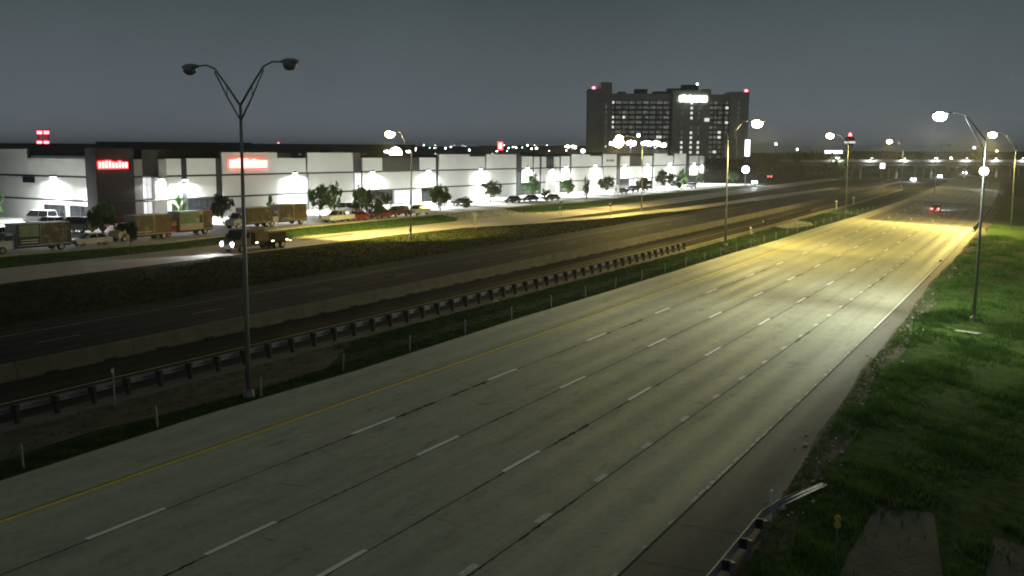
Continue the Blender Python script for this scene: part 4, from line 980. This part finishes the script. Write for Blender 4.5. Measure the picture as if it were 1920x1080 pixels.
def vehicle(name, label, P, rz, kind, paint, lights=None, cat='car', group=None, hl_power=0):
    e = empty(name, P, rz, label=label, cat=cat, group=group); p = 'paint_' + paint; L_, W_ = 4.6, 1.82; r = .33; nose = 2.3; tail = -2.3; zl = (.72, .68)
    if kind == 'sedan':
        hull([(-2.3, .35), (2.25, .3), (2.32, .62), (2.1, .78), (1.1, .92), (-1.5, .98), (-2.2, .92), (-2.32, .65)], W_, e, p); cabin(e, -1.75, 1.15, -1.05, .35, .93, 1.40, W_, p); ax = (1.4, -1.35)
    elif kind == 'suv':
        W_ = 1.95; r = .38; hull([(-2.35, .42), (2.3, .38), (2.4, .75), (2.25, .98), (1.2, 1.12), (-2.2, 1.12), (-2.4, .8)], W_, e, p); cabin(e, -2.25, 1.25, -2.0, .45, 1.11, 1.70, W_, p); ax = (1.45, -1.4); zl = (.86, .95)
    elif kind == 'van':
        W_ = 2.0; r = .36; hull([(-2.7, .4), (2.6, .36), (2.7, .8), (2.4, 1.15), (1.9, 1.25), (-2.7, 1.25)], W_, e, p); cabin(e, -2.66, 2.0, -2.6, 1.1, 1.24, 2.1, W_, p); ax = (1.75, -1.75); nose = 2.65; tail = -2.7; zl = (.85, .95)
    else:   # pickup
        W_ = 2.0; r = .40; nose = 2.85; tail = -2.85; hull([(-.4, .45), (2.75, .42), (2.88, .85), (2.75, 1.08), (1.3, 1.2), (-.4, 1.2)], W_, e, p)
        for s in (-1, 1): MB().box((-2.85, s * .98 - .06, .5), (-.42, s * .98 + .06 - .03 * s, 1.2)).build('bed_side', p, e)
        MB().box((-2.84, -.92, .5), (-.42, .92, .66)).build('bed_floor', 'dark_steel', e); MB().box((-2.9, -.9, .55), (-2.82, .9, 1.18)).build('tailgate', p, e)
        cabin(e, -.9, 1.3, -.75, .5, 1.19, 1.78, W_, p); ax = (1.85, -1.75); zl = (.9, .95)
    for x in ax:
        for s in (-1, 1): wheel(e, x, s * (W_ / 2 - .13), r)
    for s in (-1, 1):
        rr = .1 if lights not in ('head', 'both') else (.34 if P.x > 300 else .15)
        MB().tube([(nose - .10, s * (W_ / 2 - .36), zl[0]), (nose + .04, s * (W_ / 2 - .36), zl[0]), (nose + .07, s * (W_ / 2 - .36), zl[0])], [rr * 1.3, rr * 1.2, rr * .7], 10).build('headlight', 'head_on' if lights in ('head', 'both') else 'head_off', e)
        MB().box((tail - .07, s * (W_ / 2 - .3) - .16, zl[1] - .1), (tail + .06, s * (W_ / 2 - .3) + .16, zl[1] + .1)).build('tail_light', 'tail_red' if lights in ('tail', 'both') else 'tail_off', e)
        MB().box((.7, s * (W_ / 2 + .03) - .07, zl[0] + .22), (.85, s * (W_ / 2 + .03) + .07, zl[0] + .36)).build('mirror', p, e)
    MB().box((nose - .04, -W_ / 2 + .2, .36), (nose + .09, W_ / 2 - .2, .52)).build('bumper', 'dark_steel', e)
    if hl_power: spot('headlight_beam', e, (nose + .25, 0, zl[0]), (1, 0, -.09), hl_power, (.9, .95, 1), 62, .8, .15)
    return e
def box_truck(label, P, rz, paint, prints, blen=5.6, bh=2.45):
    e = empty('box_truck', P, rz, label=label, cat='truck'); p = 'paint_' + paint; x1 = blen / 2 - .4; x0 = -blen / 2 - .4
    hull([(x1 + .15, .55), (x1 + 2.35, .5), (x1 + 2.45, .95), (x1 + 2.2, 1.35), (x1 + 1.5, 1.45), (x1 + .9, 2.25), (x1 + .15, 2.3)], 2.0, e, p, 'cab')
    MB().add([(x1 + 1.49, -.85, 1.50), (x1 + 1.49, .85, 1.50), (x1 + .97, .78, 2.2), (x1 + .97, -.78, 2.2)], [(0, 1, 2, 3)]).build('windscreen', 'glass_dark', e).location = (.03, 0, .02)
    for s in (-1, 1):
        MB().box((x1 + .3, s * 1.0 - .01, 1.45), (x1 + 1.2, s * 1.0 + .01, 2.0)).build('side_window', 'glass_dark', e)
        MB().box((x1 + 1.25, s * 1.2 - .1, 1.5), (x1 + 1.35, s * 1.2 + .1, 1.85)).build('mirror', 'dark_steel', e)
        MB().tube([(x1 + 2.36, s * .75, .95), (x1 + 2.47, s * .75, .95)], [.13, .11], 10).build('headlight', 'head_off', e)
        MB().box((x0 - .04, s * .95 - .1, .7), (x0 + .02, s * .95 + .1, .95)).build('tail_light', 'tail_off', e)
        wheel(e, x1 + 1.55, s * .92, .42, .26); wheel(e, x0 + 1.2, s * .95, .42, .4)
    MB().box((x0, -1.18, .75), (x1, 1.18, .75 + bh)).build('cargo_box', 'box_white', e)
    MB().box((x0 + .05, -1.1, .5), (x1 + .2, 1.1, .747)).build('chassis', 'dark_steel', e)
    MB().box((x0 - .03, -1.0, .9), (x0 - .003, 1.0, .6 + bh)).build('rear_door', 'print_rust', e)
    for s in (-1, 1):
        for k_, (a, b, c, d, m_) in enumerate(prints):
            MB().box((x0 + a * blen, s * 1.19 - .008 - .003 * k_, .75 + c * bh), (x0 + b * blen, s * 1.19 + .008 + .003 * k_, .75 + d * bh)).build('side_print', m_, e)
        for xx in (x0 + .02, x1 - .1): MB().box((xx, s * 1.19 - .03, .75), (xx + .08, s * 1.19 + .03, .75 + bh)).build('corner_post', 'dark_steel', e)
    return e
PA = [(.015, .56, .03, .98, 'print_forest'), (.57, .985, .03, .98, 'print_dark'), (.60, .95, .42, .94, 'box_green'), (.62, .93, .12, .17, 'box_white'), (.62, .93, .23, .28, 'box_white')]
PB = [(.015, .48, .03, .98, 'print_rust'), (.495, .985, .03, .98, 'print_forest'), (.55, .95, .12, .16, 'stripe_pink')]
PC = [(.40, .96, .35, .95, 'box_green'), (.36, .97, .08, .25, 'stripe_pink'), (.42, .5, .4, .62, 'stripe_pink'), (.30, .39, .35, .8, 'print_dark'), (.015, .28, .03, .98, 'print_rust')]
PD = [(.015, .46, .03, .98, 'print_forest'), (.47, .53, .03, .98, 'print_dark'), (.54, .985, .03, .98, 'print_rust')]
HR = math.pi
box_truck('box truck with green and dark prints, nearest at far left', GW(70.8, 101.0, .02), R(174), 'white', PA, 6.4)
box_truck('brown sided box truck with a yellow lit cab behind the dark small tree', GW(87.2, 102.2, .02), R(176), 'cream', PB, 5.4)
box_truck('box truck with a pale green print and an orange red cab', GW(95.2, 103.2, .02), R(174), 'red', PC, 5.4)
box_truck('ochre sided box truck behind the tall twin arm lamp post', GW(109.5, 105.2, .02), R(176), 'white', PD, 5.0, 2.2)
box_truck('brown box truck parked last, with its white roof lit', GW(116.2, 104.6, .02), R(176), 'white', PB, 5.6, 2.4)
def V(name, label, x, y, rz, kind, paint, lights=None, cat='car', **k): return vehicle(name, label, GW(x, y, .02), R(rz), kind, paint, lights, cat, **k)
fl = V('flatbed_truck', 'white flatbed truck right of the large bright green tree', 124.5, 101.2, 176, 'pickup', 'white', cat='truck')
V('parked_car', 'small white car low on the lot beside the first box truck', 78.5, 101.5, 170, 'sedan', 'white')
V('parked_van', 'dark van with lit roof before the warehouse side wall', 90, 119, 95, 'van', 'navy', cat='van')
V('parked_car', 'silver car behind the first box truck near the side wall', 92, 128, 95, 'suv', 'silver')
V('parked_car', 'dark green grey car behind the first box truck', 84.5, 120, 92, 'suv', 'grey')
V('parked_van', 'white van nearest the warehouse side windows', 97, 137, 95, 'van', 'white', cat='van')
V('parked_truck', 'maroon pickup at the far left of the lot', 75.5, 114, 100, 'pickup', 'maroon', cat='truck')
V('parked_car', 'red car beside the maroon pickup at far left', 83, 131, 100, 'suv', 'red')
V('parked_car', 'cream car at the left picture edge before the maroon pickup', 67.5, 107.5, 100, 'sedan', 'cream')
V('parked_van', 'white van behind the red cars by the dark glazing', 141, 113, 95, 'van', 'white', cat='van')
V('parked_car', 'white car beside the white van by the dark glazing', 146, 112, 95, 'suv', 'white')
V('parked_car', 'red car left of the olive brown tree', 129.6, 101.4, 178, 'sedan', 'red')
V('parked_car', 'red car partly behind the olive brown tree', 135.4, 101.0, 178, 'sedan', 'red')
V('parked_car', 'dark red car just left of the frontage lamp post', 141.5, 101.8, 176, 'suv', 'maroon')
V('parked_car', 'white car right of the frontage lamp post', 146.2, 100.6, 176, 'suv', 'white')
V('parked_car', 'black car parked beside the driveway shrub', 178.4, 111.6, 90, 'sedan', 'black')
V('parked_car', 'lone black car on the bright lot right of the driveway', 193, 107.2, 176, 'sedan', 'black')
V('parked_car', 'second black car on the bright lot right of the driveway', 200.2, 106.6, 176, 'sedan', 'black')
V('parked_car', 'grey car before the white entrance bay', 206.5, 104.2, 176, 'sedan', 'grey')
V('parked_car', 'dark car by the dark green tree under the faint lettering', 250.8, 105.4, 176, 'sedan', 'black')
V('parked_car', 'black car alone on the lot before the far lit doors', 264, 107.4, 176, 'suv', 'black')
V('parked_car', 'black car behind the slip road lamp post', 276, 107.8, 176, 'sedan', 'black')
V('parked_car', 'white car before the far end of the warehouse', 300.5, 102.6, 176, 'suv', 'white')
# white board with a dark emblem at the lot edge
bd = empty('notice_board', GW(236, 100.6), -R(45), label='white board with a dark mark at the lot edge', cat='sign')
for s in (-1, 1): MB().box((-.05, s * 1.4 - .05, 0), (.05, s * 1.4 + .05, .6)).build('leg', 'pole_steel', bd)
MB().box((-.08, -1.8, .6), (.08, 1.8, 2.9)).build('panel', 'white_plastic', bd)
for a in (.5, 1.3, 2.2, 2.9): MB().tube([(-.1, 0, 1.75), (-.1, .75 * math.cos(a * 2.1), 1.75 + .7 * math.sin(a * 2.1))], [.16, .05], 6).build('mark', 'slot_dark', bd)

# moving traffic
t = empty('flatbed_truck', GW(85.0, 81.0, .02), math.pi, label='flatbed truck with glaring headlights and a low load, driving on the frontage road', cat='truck')
hull([(2.1, .55), (4.7, .5), (4.85, .95), (4.75, 1.35), (3.9, 1.5), (3.35, 2.45), (2.1, 2.55)], 2.2, t, 'paint_plum', 'cab')
MB().add([(3.93, -.92, 1.56), (3.93, .92, 1.56), (3.42, .85, 2.38), (3.42, -.85, 2.38)], [(0, 1, 2, 3)]).build('windscreen', 'glass_dark', t).location = (.03, 0, .02)
MB().box((2.15, -.95, 2.56), (3.2, .95, 2.66)).build('cab_roof_lit', 'frame_light', t)  # light on the cab top put in as a pale plate
MB().box((4.75, -1.0, .42), (4.95, 1.0, .66)).build('bumper', 'rim', t)
for s in (-1, 1):
    MB().box((2.4, s * 1.10 - .012, 1.55), (3.3, s * 1.10 + .012, 2.2)).build('side_window', 'glass_dark', t)
    MB().box((3.45, s * 1.34 - .12, 1.6), (3.55, s * 1.34 + .12, 2.0)).build('mirror', 'dark_steel', t)
    MB().tube([(4.70, s * .80, 1.0), (4.86, s * .80, 1.0), (4.90, s * .80, 1.0)], [.21, .20, .12], 12).build('headlight', 'head_on', t)
    MB().box((-4.55, s * .9 - .16, .75), (-4.49, s * .9 + .16, .92)).build('tail_light', 'head_warm', t)
    for x in (1.4, -1.2, -3.6): MB().box((x - .2, s * 1.225 - .02, .9), (x + .2, s * 1.225 + .02, 1.04)).build('marker_light', 'head_warm', t)
    MB().box((-4.5, s * 1.16 - .05, .88), (1.95, s * 1.16 + .05, 1.08)).build('side_rail', 'timber_block', t)
    wheel(t, 3.6, s * 1.0, .45, .28)
    for x in (-1.9, -2.95): wheel(t, x, s * .98, .45, .4)
MB().box((-4.5, -1.1, .86), (1.95, 1.1, .98)).build('deck', 'timber_block', t); MB().box((-4.3, -.45, .55), (2.2, .45, .855)).build('chassis', 'dark_steel', t)
MB().box((1.8, -1.1, .983), (1.9, 1.1, 2.2)).build('headboard', 'dark_steel', t)
for x0, x1, y0, y1, z, m_ in ((-.9, 1.5, -.95, .2, 2.35, 'print_rust'), (-3.9, -1.1, -.9, .8, 1.85, 'timber_block'), (-.8, 1.4, .3, 1.0, 2.1, 'box_brown')):
    MB().box((x0, y0, .984), (x1, y1, z)).build('load', m_, t)
spot('headlight_beam', t, (5.1, 0, 1.0), (1, 0, -.10), 5000, (.9, .95, 1), 62, .8, .15)
V('car', 'red lit car driving away in the middle lanes', 221.2, 22.7, math.degrees(hd(221)), 'sedan', 'maroon', 'both', hl_power=26000)
V('car', 'oncoming car with glaring headlights on the frontage road right of the hotel', 352, 96.5, 190, 'sedan', 'silver', 'head', hl_power=30000)
V('car', 'oncoming car with headlights before the overpass, leftmost of the three on the far carriageway', 428, 53, 184, 'sedan', 'white', 'head', hl_power=9000)
V('car', 'oncoming car with headlights at the overpass, second of the three on the far carriageway', 500, 50.5, 184, 'sedan', 'grey', 'head', hl_power=9000)
V('car', 'oncoming car with the strongest headlights, beside the right white lamp post', 600, 48, 182, 'suv', 'black', 'head', hl_power=14000)
V('car', 'stopped car with red tail lights past the hotel entrance', 440, 114, 10, 'sedan', 'white', 'tail')

# ------------------------------------------------------------------ grass, weeds and litter
def tufts(name, label, n, sampler, hmin, hmax, blades=5, m_='grass_blade', wmul=1.0):
    V_ = np.zeros((n * blades * 3, 3)); k = 0
    for i in range(n):
        p, sc = sampler()
        for b in range(blades):
            a = rng.uniform(0, 6.283); h = rng.uniform(hmin, hmax) * sc; r = rng.uniform(0, .14) * sc; l = rng.uniform(.15, .7) * h; wd = rng.uniform(.012, .03) * sc * wmul
            c = np.array([p.x + r * math.cos(a), p.y + r * math.sin(a), p.z]); d = np.array([math.cos(a), math.sin(a), 0]); s = np.array([-d[1], d[0], 0])
            V_[k] = c - s * wd; V_[k + 1] = c + s * wd; V_[k + 2] = c + d * l + np.array([0, 0, h]); k += 3
    me = bpy.data.meshes.new(name); nv = len(V_)
    me.vertices.add(nv); me.vertices.foreach_set('co', V_.ravel()); me.loops.add(nv); me.loops.foreach_set('vertex_index', np.arange(nv, dtype=np.int32))
    me.polygons.add(nv // 3); me.polygons.foreach_set('loop_start', np.arange(0, nv, 3, dtype=np.int32)); me.update(); me.validate()
    me.materials.append(MATS[m_]); o = bpy.data.objects.new(name, me); COL.objects.link(o); tag(o, label, kind='stuff'); o['category'] = 'grass'; return o
def clump(x, o): return math.sin(x * .55 + 1.3 * math.sin(o * .8)) + math.sin(o * 1.1 + x * .23) + .6 * math.sin(x * 1.9 - o * 1.3)
def s_right():
    while True:
        x = 20 + 150 * rng.uniform() ** 1.7; e = interp(SHR, x); o = e - .2 - rng.uniform() ** 1.25 * (11 + x * .06)
        if 23 < x < 37.6 and (2.2 < o < 5.2 or -4.5 < o < 1.3) and rng.uniform() < .93: continue
        c = clump(x, o)
        if rng.uniform() < .30 + .28 * c and not (o > e - 1.0 and rng.uniform() < .75): return G(x, o, 0), (.75 + .3 * max(0, c)) * (1 + x * .004)
tufts('verge_grass', 'rough grass tufts on the right verge', 30000, s_right, .10, .30, 5)
def s_edge():
    x = 24 + 110 * rng.uniform() ** 1.4; return G(x, interp(SHR, x) - abs(rng.normal(.0, .55)) + .12, .016), .55 + .4 * rng.uniform()
tufts('edge_weeds', 'ragged weeds along the edge of the right shoulder', 2600, s_edge, .06, .2, 5)
def s_med():
    while True:
        x = 15 + 175 * rng.uniform() ** 1.2; o = rng.uniform(interp(SHL, x) + .1, 36.9)
        if x < 44 and o > 33.3 and rng.uniform() < .9: continue
        return G(x, o), .85 + x * .003
tufts('median_turf', 'grass tufts in the median strip', 11000, s_med, .08, .2, 4, 'median_blade')
def s_slope():
    x = 30 + 200 * rng.uniform(); return G(x, rng.uniform(60, interp([(0, 78), (125, 76), (140, 71), (160, 66), (181, 62.5), (230, 60)], x))), 1.6
tufts('slope_grass', 'long dark grass between far carriageway and frontage road', 12000, s_slope, .03, .10, 4, 'dim_blade', 1.6)
def s_verge():
    x = 40 + 150 * rng.uniform(); a, b = interp(FF, x), interp(FV, x); return G(x, rng.uniform(a + .2, b - .2)), 1.5
tufts('frontage_turf', 'grass tufts on the frontage road verge', 5000, s_verge, .05, .14, 4)
# pale litter and stones along the edge of the right shoulder
lt = MB()
for i in range(110):
    x = 34 + 90 * rng.uniform() ** 1.3; o = interp(SHR, x) - rng.normal(.45, .55); p = G(x, o, .03); s = rng.uniform(.025, .095) * (1.6 if rng.uniform() < .15 else 1)
    lt.loft([[p + Vector((s * k * math.cos(a) * 1.4, s * k * math.sin(a), z * s)) for a in [rng.uniform(-.3, .3) + 2 * math.pi * j / 5 for j in range(5)]] for z, k in ((0, 1), (.5, .9), (.9, .3))])
tag(lt.build('roadside_litter', 'box_white'), 'pale stones and litter along the right shoulder edge', kind='stuff')

# ------------------------------------------------------------------ humid night air
hz_ = MB().box((-600, -9000, -14), (9400, 11500, 62)).build('haze', None); tag(hz_, 'thin humid night haze over the whole scene', kind='stuff')
hm = bpy.data.materials.new('haze'); hm.use_nodes = True; hn = hm.node_tree; hn.nodes.clear()
pv = hn.nodes.new('ShaderNodeVolumePrincipled'); mo = hn.nodes.new('ShaderNodeOutputMaterial'); hn.links.new(pv.outputs[0], mo.inputs['Volume'])
pv.inputs['Color'].default_value = (.92, .94, 1, 1); pv.inputs['Density'].default_value = .00026; pv.inputs['Anisotropy'].default_value = .35
hz_.data.materials.append(hm)
